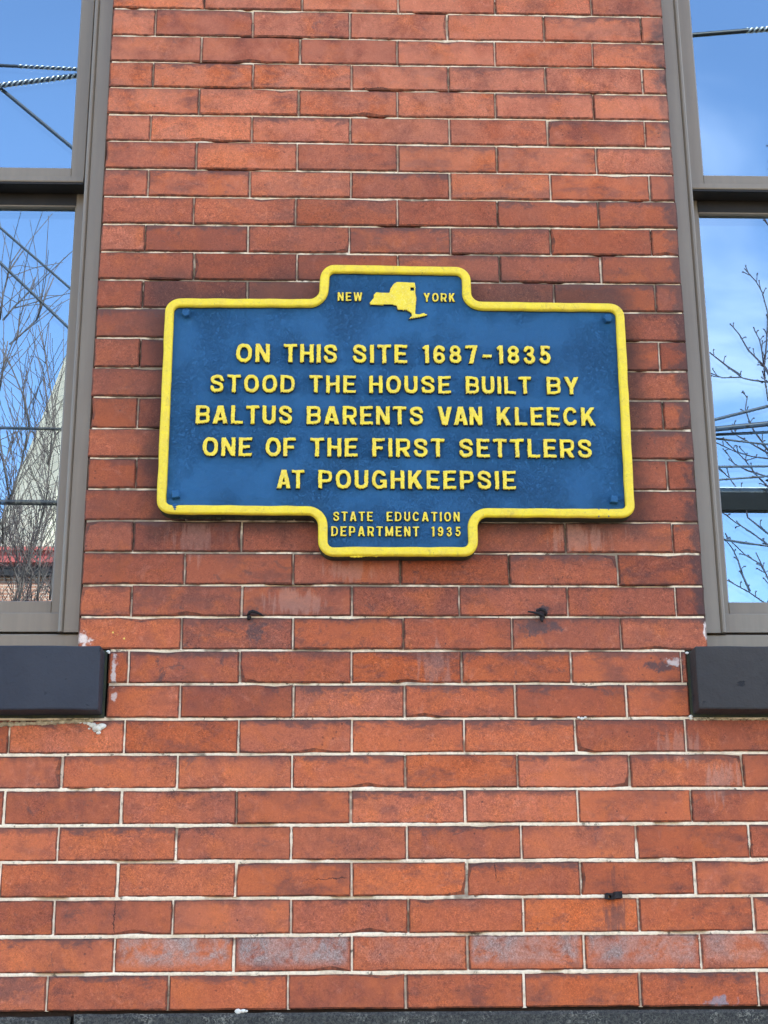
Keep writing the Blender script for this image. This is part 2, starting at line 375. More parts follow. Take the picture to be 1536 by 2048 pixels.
def far_brick(name, c1_, c2_, mort, bw=0.21, bh=0.068, scale=1.0):
    m, nt, p = mat(name, 0.85, 0.2)
    tcn = nt.new('ShaderNodeTexCoord').outputs['Object']
    sp = nt.new('ShaderNodeSeparateXYZ'); nt.l.new(tcn, sp.inputs[0])
    cb = nt.new('ShaderNodeCombineXYZ'); nt.l.new(nt.math('ADD', sp.outputs[0], sp.outputs[1]), cb.inputs[0]); nt.l.new(sp.outputs[2], cb.inputs[1])
    b = nt.new('ShaderNodeTexBrick'); nt.l.new(cb.outputs[0], b.inputs['Vector'])
    b.inputs['Color1'].default_value = (*c1_, 1); b.inputs['Color2'].default_value = (*c2_, 1); b.inputs['Mortar'].default_value = (*mort, 1)
    b.inputs['Scale'].default_value = 1; b.inputs['Brick Width'].default_value = bw * scale; b.inputs['Row Height'].default_value = bh * scale
    b.inputs['Mortar Size'].default_value = 0.006 * scale
    n = nt.noise(tcn, 2.0, 4)
    nt.l.new(nt.mix(nt.ramp(n, 0.4, 0.7, 0, 0.35), b.outputs[0], (c2_[0] * .6, c2_[1] * .6, c2_[2] * .6, 1)), p.inputs['Base Color'])
    return m

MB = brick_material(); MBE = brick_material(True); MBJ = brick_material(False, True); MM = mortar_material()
MBLUE = sign_blue(); MYEL = sign_yellow(); MLET = sign_yellow('yellow_letter_paint', 0.75, 0.4)
MSIDE = plain('shade_blue_letter_flank', (0.010, 0.022, 0.045), 0.6, 0.3, scale=60)
MEDGE = plain('grimy_shaded_edge', (0.020, 0.024, 0.018), 0.7, 0.3, col2=(0.05, 0.05, 0.02), scale=40)
MFR = frame_metal(); MFD = plain('meeting_rail_shade_brown', (0.022, 0.016, 0.010), 0.5, 0.3, col2=(0.012, 0.009, 0.006), scale=20, bump=0); MGF, MGR = glass_front(); MGI = glass_inner()
MSL = sill_paint('blue_black_sill_paint', (0.037, 0.038, 0.045, 1), (0.031, 0.032, 0.039, 1))
MSR = sill_paint('charcoal_sill_paint', (0.046, 0.040, 0.036, 1), (0.038, 0.033, 0.030, 1))
MBASE = base_stone()
MRUST = plain('rusted_iron', (0.030, 0.022, 0.020), 0.85, 0.3, col2=(0.012, 0.010, 0.010), scale=120, bump=0.8, bdist=0.001)
MCORE = plain('rough_backing_masonry', (0.060, 0.040, 0.032), 0.95, 0.1, scale=40, bump=0.8, bdist=0.004)
MCONC = plain('sidewalk_concrete', (0.42, 0.38, 0.33), 0.9, 0.2, scale=3, bscale=60, bump=0.4, bdist=0.002)
MASPH = plain('asphalt', (0.055, 0.053, 0.050), 0.9, 0.2, scale=6, bscale=200, bump=0.5, bdist=0.003)
MKERB = plain('kerb_granite', (0.33, 0.31, 0.28), 0.8, 0.3, scale=40)
MLINE = plain('road_marking_paint', (0.75, 0.62, 0.20), 0.7, 0.3, scale=30)
MLAWN = plain('winter_lawn', (0.12, 0.11, 0.05), 0.95, 0.1, scale=4, bscale=80, bump=0.6, bdist=0.01)
MBARK = plain('grey_bark', (0.17, 0.13, 0.11), 0.9, 0.2, scale=9, col2=(0.08, 0.06, 0.052), bump=0.5, bdist=0.004)
MTWIG = plain('red_brown_twig_bark', (0.11, 0.075, 0.07), 0.85, 0.2, scale=9, bump=0.0)
MTWD = plain('dark_budded_bark', (0.045, 0.030, 0.034), 0.8, 0.3, scale=9, bump=0.0)
MWIRE = plain('black_cable_sheath', (0.012, 0.013, 0.016), 0.5, 0.5, scale=5, bump=0)
MALU = plain('bare_aluminium_cable', (0.62, 0.62, 0.60), 0.35, 0.5, metal=0.8, scale=5, bump=0)
MPOLE = plain('weathered_pole_timber', (0.16, 0.12, 0.085), 0.9, 0.2, scale=8)
MDARKBOX = plain('dark_green_cabinet_paint', (0.007, 0.008, 0.008), 0.6, 0.1, scale=8)
MSLATE = far_brick('pale_slate_shingles', (0.72, 0.60, 0.44), (0.58, 0.48, 0.35), (0.20, 0.19, 0.15), 0.30, 0.20, 1.0)
MCHB = far_brick('sunlit_church_brick', (0.50, 0.25, 0.16), (0.42, 0.18, 0.115), (0.62, 0.52, 0.42))
MRED = plain('faded_red_trim_paint', (0.52, 0.10, 0.085), 0.6, 0.3, scale=5)
MDTRIM = plain('dark_soffit_paint', (0.03, 0.025, 0.025), 0.7, 0.3, scale=5)
MSHELL = far_brick('building_side_brick', (0.32, 0.10, 0.06), (0.25, 0.075, 0.045), (0.5, 0.42, 0.32))
MROOF = plain('dark_roofing', (0.05, 0.05, 0.055), 0.9, 0.2, scale=5)
MWHITE = plain('cream_trim_paint', (0.70, 0.66, 0.56), 0.6, 0.3, scale=8)

# ---------------------------------------------------------------- object helpers
def link(name, verts, faces, mats, parent=None, mi=None, smooth=False, loc=None):
    me = bpy.data.meshes.new(name)
    if loc is not None:
        verts = [(v[0] - loc[0], v[1] - loc[1], v[2] - loc[2]) for v in verts]
    me.from_pydata([tuple(map(float, v)) for v in verts], [], [tuple(int(i) for i in f_) for f_ in faces])
    for m_ in (mats if isinstance(mats, (list, tuple)) else [mats]): me.materials.append(m_)
    if mi is not None: me.polygons.foreach_set('material_index', mi)
    if smooth: me.polygons.foreach_set('use_smooth', [True] * len(me.polygons))
    me.update()
    o = bpy.data.objects.new(name, me)
    if loc is not None: o.location = loc
    COL.objects.link(o)
    if parent is not None:
        o.parent = parent
        if loc is None: o.matrix_parent_inverse = Matrix.Translation(-Vector(root_loc(parent)))
        else: o.matrix_parent_inverse = Matrix.Translation(-Vector(root_loc(parent)))
    return o
LOCS = {}
def root_loc(p):
    v = Vector((0, 0, 0))
    return LOCS.get(p.name, v)
def empty(name, loc=(0, 0, 0)):
    o = bpy.data.objects.new(name, None); o.location = loc; COL.objects.link(o); LOCS[o.name] = Vector(loc); return o
def tag(o, label=None, cat=None, group=None, kind=None):
    if label: o['label'] = label
    if cat: o['category'] = cat
    if group: o['group'] = group
    if kind: o['kind'] = kind
    return o

class MS:
    """collects pieces of one mesh"""
    def __init__(self): self.v = []; self.f = []; self.m = []
    def add(self, v, f_, m=0):
        b = len(self.v); self.v += list(v); self.f += [tuple(b + i for i in q) for q in f_]; self.m += [m] * len(f_)
        return self
    def box(self, x0, x1, y0, y1, z0, z1, bev=0.0, m=0):
        if bev <= 0:
            v = [(x, y, z) for x in (x0, x1) for y in (y0, y1) for z in (z0, z1)]
            f_ = [(0, 1, 3, 2), (4, 6, 7, 5), (0, 4, 5, 1), (2, 3, 7, 6), (0, 2, 6, 4), (1, 5, 7, 3)]
            return self.add(v, f_, m)
        b = bev
        # chamfer all front (y0) edges and vertical/horizontal edges lightly
        ring = lambda i, y: [(x0 + i, y, z0 + i), (x1 - i, y, z0 + i), (x1 - i, y, z1 - i), (x0 + i, y, z1 - i)]
        v = ring(b, y0) + ring(0, y0 + b) + ring(0, y1)
        f_ = [(0, 1, 2, 3)]
        for a in (0, 4):
            for i in range(4):
                j = (i + 1) % 4
                f_.append((a + i, a + 4 + i, a + 4 + j, a + j))
        f_.append((11, 10, 9, 8))
        return self.add(v, f_, m)
    def prism(self, prof, axis, a, b, m=0):
        """prof: closed 2D polygon. axis 'z': prof=(x,y); axis 'x': prof=(y,z)"""
        n = len(prof)
        if axis == 'z': v = [(p[0], p[1], a) for p in prof] + [(p[0], p[1], b) for p in prof]
        else: v = [(a, p[0], p[1]) for p in prof] + [(b, p[0], p[1]) for p in prof]
        f_ = [(i, (i + 1) % n, n + (i + 1) % n, n + i) for i in range(n)]
        f_ += [tuple(range(n - 1, -1, -1)), tuple(range(n, 2 * n))]
        return self.add(v, f_, m)
    def tube(self, pts, rad, n=8, m=0, cap=True):
        pts = [Vector(p) for p in pts]; k = len(pts)
        rad = rad if isinstance(rad, (list, tuple)) else [rad] * k
        v = []; up = None
        for i, p in enumerate(pts):
            t = (pts[min(i + 1, k - 1)] - pts[max(i - 1, 0)]).normalized()
            if up is None: up = t.orthogonal().normalized()
            up = (up - t * up.dot(t)).normalized(); s = t.cross(up)
            for j in range(n):
                a = 2 * math.pi * j / n
                v.append(p + (up * math.cos(a) + s * math.sin(a)) * rad[i])
        f_ = []
        for i in range(k - 1):
            for j in range(n):
                j2 = (j + 1) % n
                f_.append((i * n + j, i * n + j2, (i + 1) * n + j2, (i + 1) * n + j))
        if cap: f_ += [tuple(range(n - 1, -1, -1)), tuple(range((k - 1) * n, k * n))]
        return self.add(v, f_, m)
    def build(self, name, mats, parent=None, smooth=False, recalc=True, loc=None):
        o = link(name, self.v, self.f, mats, parent, self.m, smooth, loc)
        if recalc:
            import bmesh
            bm = bmesh.new(); bm.from_mesh(o.data); bmesh.ops.recalc_face_normals(bm, faces=bm.faces); bm.to_mesh(o.data); bm.free()
        return o

# ---------------------------------------------------------------- ground, pavement, street
g = MS().box(-400, 400, -400, 400, -0.40, -0.14).build('ground', MLAWN); tag(g, kind='structure')
road = MS().box(-400, 400, -10.5, -3.7, -0.30, -0.136).build('road', MASPH); tag(road, kind='structure')
ms = MS()
sw = empty('sidewalk'); tag(sw, kind='structure')
x = -40.0
while x < 40:
    if abs(x) < 9:
        for (ya, yb) in ((-1.79, -0.03), (-3.55, -1.80)):
            MS().box(x + .004, x + 1.496, ya, yb, -0.12, 0.0).build('paving_slab', MCONC, sw)
    else: ms.box(x + .004, x + 1.496, -3.55, -0.03, -0.12, 0.0)
    x += 1.5
ms.box(-400, -40.01, -3.55, -0.03, -0.12, 0); ms.box(40.01, 400, -3.55, -0.03, -0.12, 0)
tag(ms.build('paving', MCONC, sw), kind='stuff')
far = MS().box(-400, 400, -13.0, -10.66, -0.30, 0.0).build('far_sidewalk', MCONC); tag(far, kind='structure')
k_ = MS().box(-400, 400, -3.70, -3.552, -0.30, 0.004, 0.012).build('kerb', MKERB); tag(k_, kind='structure')
k_ = MS().box(-400, 400, -10.655, -10.505, -0.30, 0.004).build('far_kerb', MKERB); tag(k_, kind='structure')
ms = MS()
for dy in (-7.02, -7.24): ms.add([(-200, dy - .05, -.132), (200, dy - .05, -.132), (200, dy + .05, -.132), (-200, dy + .05, -.132)], [(0, 1, 2, 3)])
tag(ms.build('road_marking', MLINE), kind='structure')

# ---------------------------------------------------------------- the brick building
BLD = empty('brick_building')
tag(BLD, 'red brick building with dark painted sills and a pier carrying the blue plaque', 'building')
JZ = [(3.6935, -0.0019), (3.6243, -0.0006), (3.5589, 0.0005), (3.4939, -0.0012), (3.4276, -0.0), (3.3622, -0.0011), (3.295, -0.0008), (3.2299, 0.0007), (3.1651, 0.0008), (3.1008, 0.0004), (3.0363, 0.0003), (2.9713, -0.0002), (2.905, 0.0006), (2.839, -0.0002), (2.7745, -0.0004), (2.7082, 0.0018), (2.6448, 0.0013), (2.5797, 0.0011), (2.5135, -0.0005), (2.4487, -0.0003), (2.3827, -0.0007), (2.3194, 0.0012), (2.2535, -0.0002), (2.1878, 0.0012), (2.1211, 0.0008), (2.0544, 0.0012), (1.9883, -0.0001), (1.9229, 0.0008), (1.8566, -0.0), (1.7911, 0.0001), (1.7253, 0.0012), (1.6593, 0.0001), (1.5947, 0.0005)]
HX = {0: [-0.3203, -0.1046, 0.1085, 0.3234, 0.539], 1: [-0.4255, -0.2122, 0.0014, 0.2159, 0.4303, 0.6473], 2: [-0.3224, -0.1078, 0.105, 0.3192, 0.5349], 3: [-0.4252, -0.2091, 0.0047, 0.2166, 0.4285, 0.6418], 4: [-0.324, -0.1098, 0.1046, 0.317, 0.5307], 5: [-0.4254, -0.2098, 0.0025, 0.2156, 0.4276, 0.6395], 6: [-0.3259, -0.111, 0.1034, 0.3163, 0.5307], 7: [-0.4255, -0.2104, 0.0035, 0.2141, 0.4288, 0.6414], 8: [-0.3276, -0.1134, 0.1017, 0.314, 0.5291], 9: [-0.4265, -0.212, 0.0003, 0.2126, 0.4237, 0.6378], 10: [-0.3231, -0.1089, 0.1015, 0.314, 0.5274], 11: [-0.4264, -0.2115, 0.003, 0.2135, 0.4258, 0.6384], 12: [-.323, -.109, .1025, .314, .527], 13: [-0.4256, -.211, .003, .214, .426, 0.6386], 14: [-.323, -.109, .1025, .314, .527], 15: [-0.4246, -.211, .003, .214, .426, 0.6387], 16: [-.323, -.109, .1025, .314, .527], 17: [-0.4232, -.211, .003, .214, .426, 0.6387], 18: [-.322, -.109, .1025, .314, .527], 19: [-0.423, -0.2111, 0.003, .2145, 0.4277, 0.6407], 20: [-0.3209, -0.1099, 0.0996, 0.3131, 0.5276], 21: [-0.4213, -0.2083, 0.0052, 0.2144, 0.4261, 0.6382], 22: [-0.3229, -0.1085, 0.1041, 0.3153, 0.527], 23: [-0.4213, -0.2089, 0.0037, 0.2154, 0.4266, 0.6409], 24: [-0.3208, -0.1065, 0.1056, 0.3168, 0.5305], 25: [-0.6384, -0.4225, -0.2083, 0.005, 0.2181, 0.4289, 0.6402], 26: [-0.5359, -0.321, -0.1079, 0.105, 0.3171, 0.5293, 0.7444], 27: [-0.6387, -0.4226, -0.2101, 0.0027, 0.2165, 0.4276, 0.6422], 28: [-0.5353, -0.3198, -0.1073, 0.1073, 0.3197, 0.5345, 0.7472], 29: [-0.637, -0.4244, -0.2085, 0.004, 0.2157, 0.4272, 0.6401], 30: [-0.5353, -0.3202, -0.1066, 0.1076, 0.3188, 0.5316, 0.7436], 31: [-0.636, -0.4233, -0.2087, 0.0049, 0.2149, 0.427, 0.6411], 32: [-0.5401, -0.3245, -0.1096, 0.1015, 0.3152, 0.5271, 0.7421]}
PL, PR = -0.520, 0.697           # the pier between the two window openings
OW = 1.07                         # width of an opening
ZS, ZH = 2.2535, 4.3485           # sill top, opening head
XL, XR = -1.15, 1.35              # bricks one by one between these
def jz(k, x):
    if k < 0: return JZ[0][0] + 0.0655 * (-k)
    a, b = JZ[k]; return a + b * max(-1.2, min(1.4, x))

def brick(x0, x1, za0, za1, zb0, zb1, depth=0.10, mats=MB):
    """one brick with softened, slightly ragged arrises. (za: bottom z at x0,x1; zb: top z)"""
    g_ = 0.0025
    cx, cz = (x0 + x1) / 2, (za0 + za1 + zb0 + zb1) / 4
    y = random.uniform(-0.0012, 0.0012); tx = random.uniform(-.006, .006); tz = random.uniform(-.012, .012)
    hj = .72 + .3 * min(1, max(0, (2.4 - cz) / .7))
    x0 += g_ * hj * random.uniform(.25, .85); x1 -= g_ * hj * random.uniform(.25, .85)
    gb = g_ * hj * random.uniform(0.75, 1.15); gt = g_ * hj * random.uniform(0.75, 1.15)
    def pt(sx, sz, ins):
        xx = x0 + (x1 - x0) * sx; zb = za0 + (za1 - za0) * sx + gb; zt = zb0 + (zb1 - zb0) * sx - gt
        zz = zb + (zt - zb) * sz
        return xx, zz
    n = max(2, int(round((x1 - x0) / 0.036)))
    path = [(i / n, 0) for i in range(n)] + [(1, 0), (1, .5), (1, 1)] + [(i / n, 1) for i in range(n - 1, -1, -1)] + [(0, .5)]
    out, inn, back = [], [], []
    chip = random.randrange(len(path)) if random.random() < .30 else -1
    for i, (sx, sz) in enumerate(path):
        xx, zz = pt(sx, sz, 0)
        j = .0007; c = .0022 + random.uniform(0, .0012)
        if i == chip: c += random.uniform(.002, .005)
        dx = 1 if sx == 0 else (-1 if sx == 1 else 0); dz = 1 if sz == 0 else (-1 if sz == 1 else 0)
        xo = xx + dx * random.uniform(0, j) * 1.4; zo = zz + dz * random.uniform(-.2, 1) * j * 1.5
        if i == chip: xo += dx * .002; zo += dz * .002
        yo = y + .0018 + random.uniform(0, .0008) + (.0015 if i == chip else 0)
        out.append((xo, yo, zo))
        xi, zi = xo + dx * c, zo + dz * c
        inn.append((xi, y + tx * (xi - cx) + tz * (zi - cz), zi))
        back.append((xo, depth, zo))
    N = len(path); v = inn + out + back; f_ = [tuple(range(N))]
    for a in (0, N):
        for i in range(N):
            j2 = (i + 1) % N
            f_.append((a + i, a + N + i, a + N + j2, a + j2))
    v = [tuple(q) for q in v]
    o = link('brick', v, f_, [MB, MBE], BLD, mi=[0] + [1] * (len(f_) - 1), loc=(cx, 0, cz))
    return o

BLOOM = {(31, -0.31): 0.85, (31, -0.10): 1.0, (31, 0.32): 0.8, (31, 0.53): 0.85, (31, 0.75): 0.5, (32, 0.95): .3, (31, 0.11): 0.25}
core_x = []
for c in range(-1, 33):
    xs = HX.get(c)
    if xs is None: xs = [-0.424, -0.211, .0015, .2155, .4295, .643]
    xs = list(xs)
    while xs[0] > XL + .1: xs.insert(0, xs[0] - .2135 + random.uniform(-.002, .002))
    while xs[-1] < XR - .1: xs.append(xs[-1] + .2135 + random.uniform(-.002, .002))
    if c <= 22: lo, hi = PL + random.uniform(-.0015, .001), PR + random.uniform(-.001, .0015)
    elif c <= 24: lo, hi = -0.4605, 0.6535
    else: lo, hi = xs[0], xs[-1]
    cuts = [lo] + [q for q in xs if lo + .012 < q < hi - .012] + [hi]
    if c == 23: cuts = [lo, -0.4213] + [q for q in HX[23] if -.4 < q < .66] + [hi]
    for a, b in zip(cuts[:-1], cuts[1:]):
        if b - a < .012: continue
        o = brick(a, b, jz(c, a), jz(c, b), jz(c - 1, a), jz(c - 1, b))
        for (cc, mx), s in BLOOM.items():
            if cc == c and abs((a + b) / 2 - mx) < .06:
                o['bloom'] = s
                if s > .7: o['label'] = 'brick with a grey glassy bloom over its face'

# mortar: recessed, ragged strips along the joints, worn out here and there
ms = MS()
def strip(p0, p1, hw, seed, n, extra=0.0):
    """p0,p1 = (x,z) ends of a joint"""
    dx, dz = p1[0] - p0[0], p1[1] - p0[1]; L_ = math.hypot(dx, dz); nx, nz = -dz / L_, dx / L_
    v = []; f_ = []
    for i in range(n + 1):
        t = i / n; px, pz = p0[0] + dx * t, p0[1] + dz * t
        nz1 = noise.noise(Vector((px * 9, pz * 9, seed))); nz4 = noise.noise(Vector((px * 26, pz * 26, seed + 4))); nz2 = noise.noise(Vector((px * 60, pz * 60, seed + 5))); nz3 = noise.noise(Vector((px * 170, pz * 170, seed + 9)))
        dep = (0.0046 if pz > 2.3 else 0.0046 - .0026 * min(1, (2.3 - pz) / .35)) + 0.0010 * nz2 + 0.0008 * nz3
        gone = max(0, nz1 * 1.7 + nz4 * .5 - 0.62) * 0.03
        dep = dep + min(gone, .0055) + extra * (.5 + .5 * min(1, max(0, 1.5 * nz3 + .7)))
        for k2, q in enumerate((-1, -.45, 0, .45, 1)):
            rr = noise.noise(Vector((px * 220 + k2 * 3, pz * 220, seed + 2))) * .0007
            yy = dep + (0.0015 if abs(q) == 1 else 0) + rr
            v.append((px + nx * hw * q, yy, pz + nz * hw * q))
    for i in range(n):
        for k2 in range(4):
            a = i * 5 + k2; f_.append((a, a + 1, a + 6, a + 5))
    ms.add(v, f_)
for k in range(-1, 32):
    lo, hi = (PL + .004, PR - .004) if k < 22 else ((XL + .1, XR - .1))
    if k == 23: lo, hi = -.457, .650
    if k == 22: lo, hi = -.457, .650
    strip((lo, jz(k, lo)), (hi, jz(k, hi)), 0.0046, k * 1.7, int((hi - lo) / .004))
for c in range(0, 33):
    for xj in HX[c]:
        strip((xj, jz(c, xj) + .002), (xj, jz(c - 1, xj) - .002), 0.0040, c * 3.1 + xj * 7, 15, random.Random(c * 97 + int(xj * 1000)).choice((0, 0, .002, .0055)))
o = ms.build('mortar', MM, BLD, smooth=True, recalc=False); tag(o, kind='stuff')

# the rest of the facade, beyond the frame: bricks joined into one part
ms = MS(); hb = .0026
def inside_open(a, b, z):
    for (l, r_) in ((PL - OW, PL), (PR, PR + OW)):
        if z > 2.12 and z < ZH + .30 and b > l - (.06 if z < ZS or z > ZH else 0) and a < r_ + (.06 if z < ZS or z > ZH else 0): return True
    return False
BX0, BX1, BZ1 = -5.2, 5.4, 6.6
zc = []
for c in range(32, -1, -1): zc.append((JZ[c][0], jz(c - 1, 0), c))
z = jz(-1, 0); c = -1
while z < BZ1 - .1: zc.append((z, z + .0655, c)); z += .0655; c -= 1
for (z0, z1, c) in zc:
    x = BX0 + (0 if c % 2 == 0 else .1067)
    while x < BX1 - .05:
        x1_ = x + .2135
        a, b = x, min(x1_, BX1)
        segs = [(a, b)]
        # indi-zone
        if c >= -1:
            if c > 24: zone = (None,)
            lo, hi = (PL - .0, PR + .0) if c <= 22 else ((-.4605, .6535) if c <= 24 else None) or (0, 0)
            if c > 24:
                xs = list(HX[c])
                while xs[0] > XL + .1: xs.insert(0, xs[0] - .2135)
                while xs[-1] < XR - .1: xs.append(xs[-1] + .2135)
                lo, hi = xs[0], xs[-1]
            ns = []
            for (p, q) in segs:
                if q <= lo or p >= hi: ns.append((p, q))
                else:
                    if p < lo - .02: ns.append((p, lo))
                    if q > hi + .02: ns.append((hi, q))
            segs = ns
        zm = (z0 + z1) / 2
        if 2.12 < zm < ZH + .0:
            ns = []
            for (p, q) in segs:
                for (l, r_) in ((PL - OW, PL), (PR, PR + OW)):
                    e = .06 if zm < ZS else 0
                    l2, r3_ = l - e, r_ + e
                    if q <= l2 or p >= r3_: continue
                    if p >= l2 and q <= r3_: p = q = 0; break
                    if p < l2: q = l2
                    else: p = r3_
                if q - p > .015: ns.append((p, q))
            segs = ns
        elif ZH <= zm < ZH + .19:
            ns = []
            for (p, q) in segs:
                for l in (PL - OW, PR):
                    l2, r3_ = l - .089, l + OW + .089
                    if q <= l2 or p >= r3_: continue
                    if p >= l2 and q <= r3_: p = q = 0; break
                    if p < l2: q = l2
                    else: p = r3_
                if q - p > .015: ns.append((p, q))
            segs = ns
        for (p, q) in segs:
            yy = random.uniform(-.001, .001)
            ms.box(p + hb, q - hb, yy, .10, z0 + hb, z1 - hb, .002)
        x = x1_
o = ms.build('brickwork', MBJ, BLD, recalc=False); tag(o, kind='stuff')

# mortar bed behind the joined bricks and wall core behind everything
ms = MS(); mb = MS()
def slab(mset, x0, x1, y0, y1, z0, z1, m=0): mset.box(x0, x1, y0, y1, z0, z1, 0, m)
z_b = 1.40
for (x0, x1, za, zb_) in ((BX0 + .01, PL - OW - .07, z_b, BZ1), (PR + OW + .07, BX1 - .01, z_b, BZ1),
                          (PL - OW - .07, XL + .05, z_b, 2.118), (XR - .05, PR + OW + .07, z_b, 2.118),
                          (PL - OW - .07, PR + OW + .07, ZH + .17, BZ1)):
    slab(mb, x0, x1, .0052, .018, za, zb_)
tag(mb.build('mortar', MM, BLD), kind='stuff')
for (x0, x1, za, zb_) in ((BX0 + .02, PL - OW - .01, 1.0, BZ1 - .02), (PR + OW + .01, BX1 - .02, 1.0, BZ1 - .02),
                          (PL + .01, PR - .01, 2.24, ZH + .1), (PL - OW - .01, PR + OW + .01, 1.0, 2.14), (PL - OW - .01, PR + OW + .01, ZH + .02, BZ1 - .02)):
    slab(ms, x0, x1, .0195, .30, za, zb_)
# thin dark packing right behind the worn joints
ms.build('wall_core', MCORE, BLD)
sh = MS()
sh.box(BX0, BX0 + .3, .11, 11.0, -.12, BZ1); sh.box(BX1 - .3, BX1, .11, 11.0, -.12, BZ1); sh.box(BX0, BX1, 11.0, 11.3, -.12, BZ1)
sh.build('outer_wall', MSHELL, BLD)
rf = MS(); rf.box(BX0 - .05, BX1 + .05, .12, 11.35, BZ1, BZ1 + .12)
rf.build('roof', MROOF, BLD)
co = MS(); co.prism([(-.20, BZ1 + .02), (-.20, BZ1 + .25), (.15, BZ1 + .28), (.15, BZ1 - .16), (-.05, BZ1 - .16), (-.08, BZ1 - .05)], 'x', BX0 - .1, BX1 + .1)
co.build('cornice', MDTRIM, BLD)

# stone base course under the lowest joint
zt = 1.5915
edges = [BX0, -4.05, -2.6, -1.35, -0.492, 1.02, 2.3, 3.8, BX1]
for i, (a, b) in enumerate(zip(edges[:-1], edges[1:])):
    import bmesh
    o = MS().box(a + .003, b - .003, -0.012 - (.004 if i % 2 else 0), .30, 1.12, zt - (.004 if i == 3 else 0.0), .006).build('base_stone', MBASE, BLD)
    if i in (3, 4, 5):
        bm = bmesh.new(); bm.from_mesh(o.data)
        es = [e for e in bm.edges if e.calc_length() > .1 and abs(e.verts[0].co.x - e.verts[1].co.x) > .1 and min(e.verts[0].co.y, e.verts[1].co.y) < .05]
        bmesh.ops.subdivide_edges(bm, edges=es, cuts=60, use_grid_fill=True)
        for v in bm.verts:
            if v.co.y < .02:
                q = v.co
                v.co.z += .0016 * noise.noise(Vector((q.x * 25, 0, q.z * 25))) + .0008 * noise.noise(Vector((q.x * 90, 1, q.z * 60)))
                v.co.y += .0015 * noise.noise(Vector((q.x * 30, 7, q.z * 30)))
        bm.to_mesh(o.data); bm.free()
for i, (a, b) in enumerate(zip([BX0, -3.4, -1.9, -.2, 1.4, 3.1], [-3.4, -1.9, -.2, 1.4, 3.1, BX1])):
    MS().box(a + .003, b - .003, -0.05, .30, .60, 1.116, .01).build('base_stone', MBASE, BLD)
    MS().box(a + .4 if i else a, b + .397 if i < 5 else b, -0.053, .30, -.12, .596, .01).build('base_stone', MBASE, BLD)

# ---------------------------------------------------------------- sills
def sill(x0, x1, m, name='window_sill'):
    import bmesh
    bm = bmesh.new()
    bmesh.ops.create_cube(bm, size=1)
    for v in bm.verts:
        v.co = Vector((x0 if v.co.x < 0 else x1, -.052 if v.co.y < 0 else .034, 2.1285 if v.co.z < 0 else 2.2505))
    bmesh.ops.bevel(bm, geom=list(bm.edges), offset=.0035, segments=2, profile=.5, affect='EDGES')
    es = [e for e in bm.edges if abs(e.verts[0].co.x - e.verts[1].co.x) > .5]
    bmesh.ops.subdivide_edges(bm, edges=es, cuts=90, use_grid_fill=True)
    for v in bm.verts:
        q = v.co.copy()
        v.co.z += .0016 * noise.noise(q * 14) + .0006 * noise.noise(q * 60)
        v.co.y += .0013 * noise.noise(q * 18 + Vector((3, 3, 3)))
        v.co.x += .0022 * noise.noise(q * 22 + Vector((7, 1, 3)))
    me = bpy.data.meshes.new(name); bm.to_mesh(me); bm.free(); me.materials.append(m)
    o = bpy.data.objects.new(name, me); COL.objects.link(o); o.parent = BLD
    return o
s1 = sill(PL - OW - .055, -0.4668, MSL); s1['label'] = 'dark blue-grey painted stone sill'
s2 = sill(0.6570, PR + OW + .055, MSR); s2['label'] = 'charcoal painted stone sill'
# rough dark bedding seen below and beside the sills, with squeezed-out mortar
for (x0, x1) in ((PL - OW - .05, -.4625), (.6525, PR + OW + .05)):
    MS().box(x0, x1, .001, .12, 2.123, 2.2530).build('sill_bedding', MEDGE, BLD)
def lump(name, pts, m, parent, seed=0):
    """a squeezed line of mortar: blobs (x,y,z,r) merged in one mesh"""
    s = MS()
    for i, (x, y, z_, r_) in enumerate(pts):
        nu, nv = 8, 6; v = []; f_ = []
        for a in range(nv + 1):
            for b in range(nu):
                th, ph = math.pi * a / nv, 2 * math.pi * b / nu
                k3 = 1 + .35 * noise.noise(Vector((x * 90 + a * .9, z_ * 90 + b * .8, seed + i)))
                v.append((x + r_ * 1.25 * k3 * math.sin(th) * math.cos(ph), y + r_ * .55 * k3 * math.sin(th) * math.sin(ph), z_ + r_ * .8 * k3 * math.cos(th)))
        for a in range(nv):
            for b in range(nu): f_.append((a * nu + b, a * nu + (b + 1) % nu, (a + 1) * nu + (b + 1) % nu, (a + 1) * nu + b))
        s.add(v, f_)
    return s.build(name, m, parent, smooth=True, recalc=False)
MMW = plain('fresh_white_mortar', (0.80, 0.74, 0.62), 0.9, 0.1, col2=(0.6, 0.52, 0.4), scale=90, bump=.8, bdist=.001)
MMD = plain('stained_mortar', (0.62, 0.47, 0.28), 0.9, 0.1, col2=(0.24, 0.17, 0.10), scale=70, bump=.8, bdist=.001)
rp = random.Random(5)
pts = [(-.488 - i * .0045 + rp.uniform(-.002, .002), .0005 + rp.uniform(-.001, .001), 2.1175 - i * .0002 + rp.uniform(-.001, .001), .0034 + rp.uniform(0, .0026)) for i in range(40)]
lump('bedding_mortar', pts, MMD, BLD, 1)
pts = [(-.4735, -.002, 2.1035, .0085), (-.4660, -.002, 2.1060, .0070), (-.4830, -.001, 2.1085, .0058), (-.4900, -.001, 2.1112, .0040), (-.4715, -.001, 2.0945, .0040), (-.4780, -.001, 2.0975, .0026), (-.498, -.001, 2.1128, .003), (-.506, -.001, 2.1138, .0026), (-.489, 0, 2.1025, .0022), (-.515, 0, 2.1148, .002), (-.53, 0, 2.1150, .002), (-.56, 0, 2.1155, .0018)]
lump('mortar_blob', pts, MMW, BLD, 2)
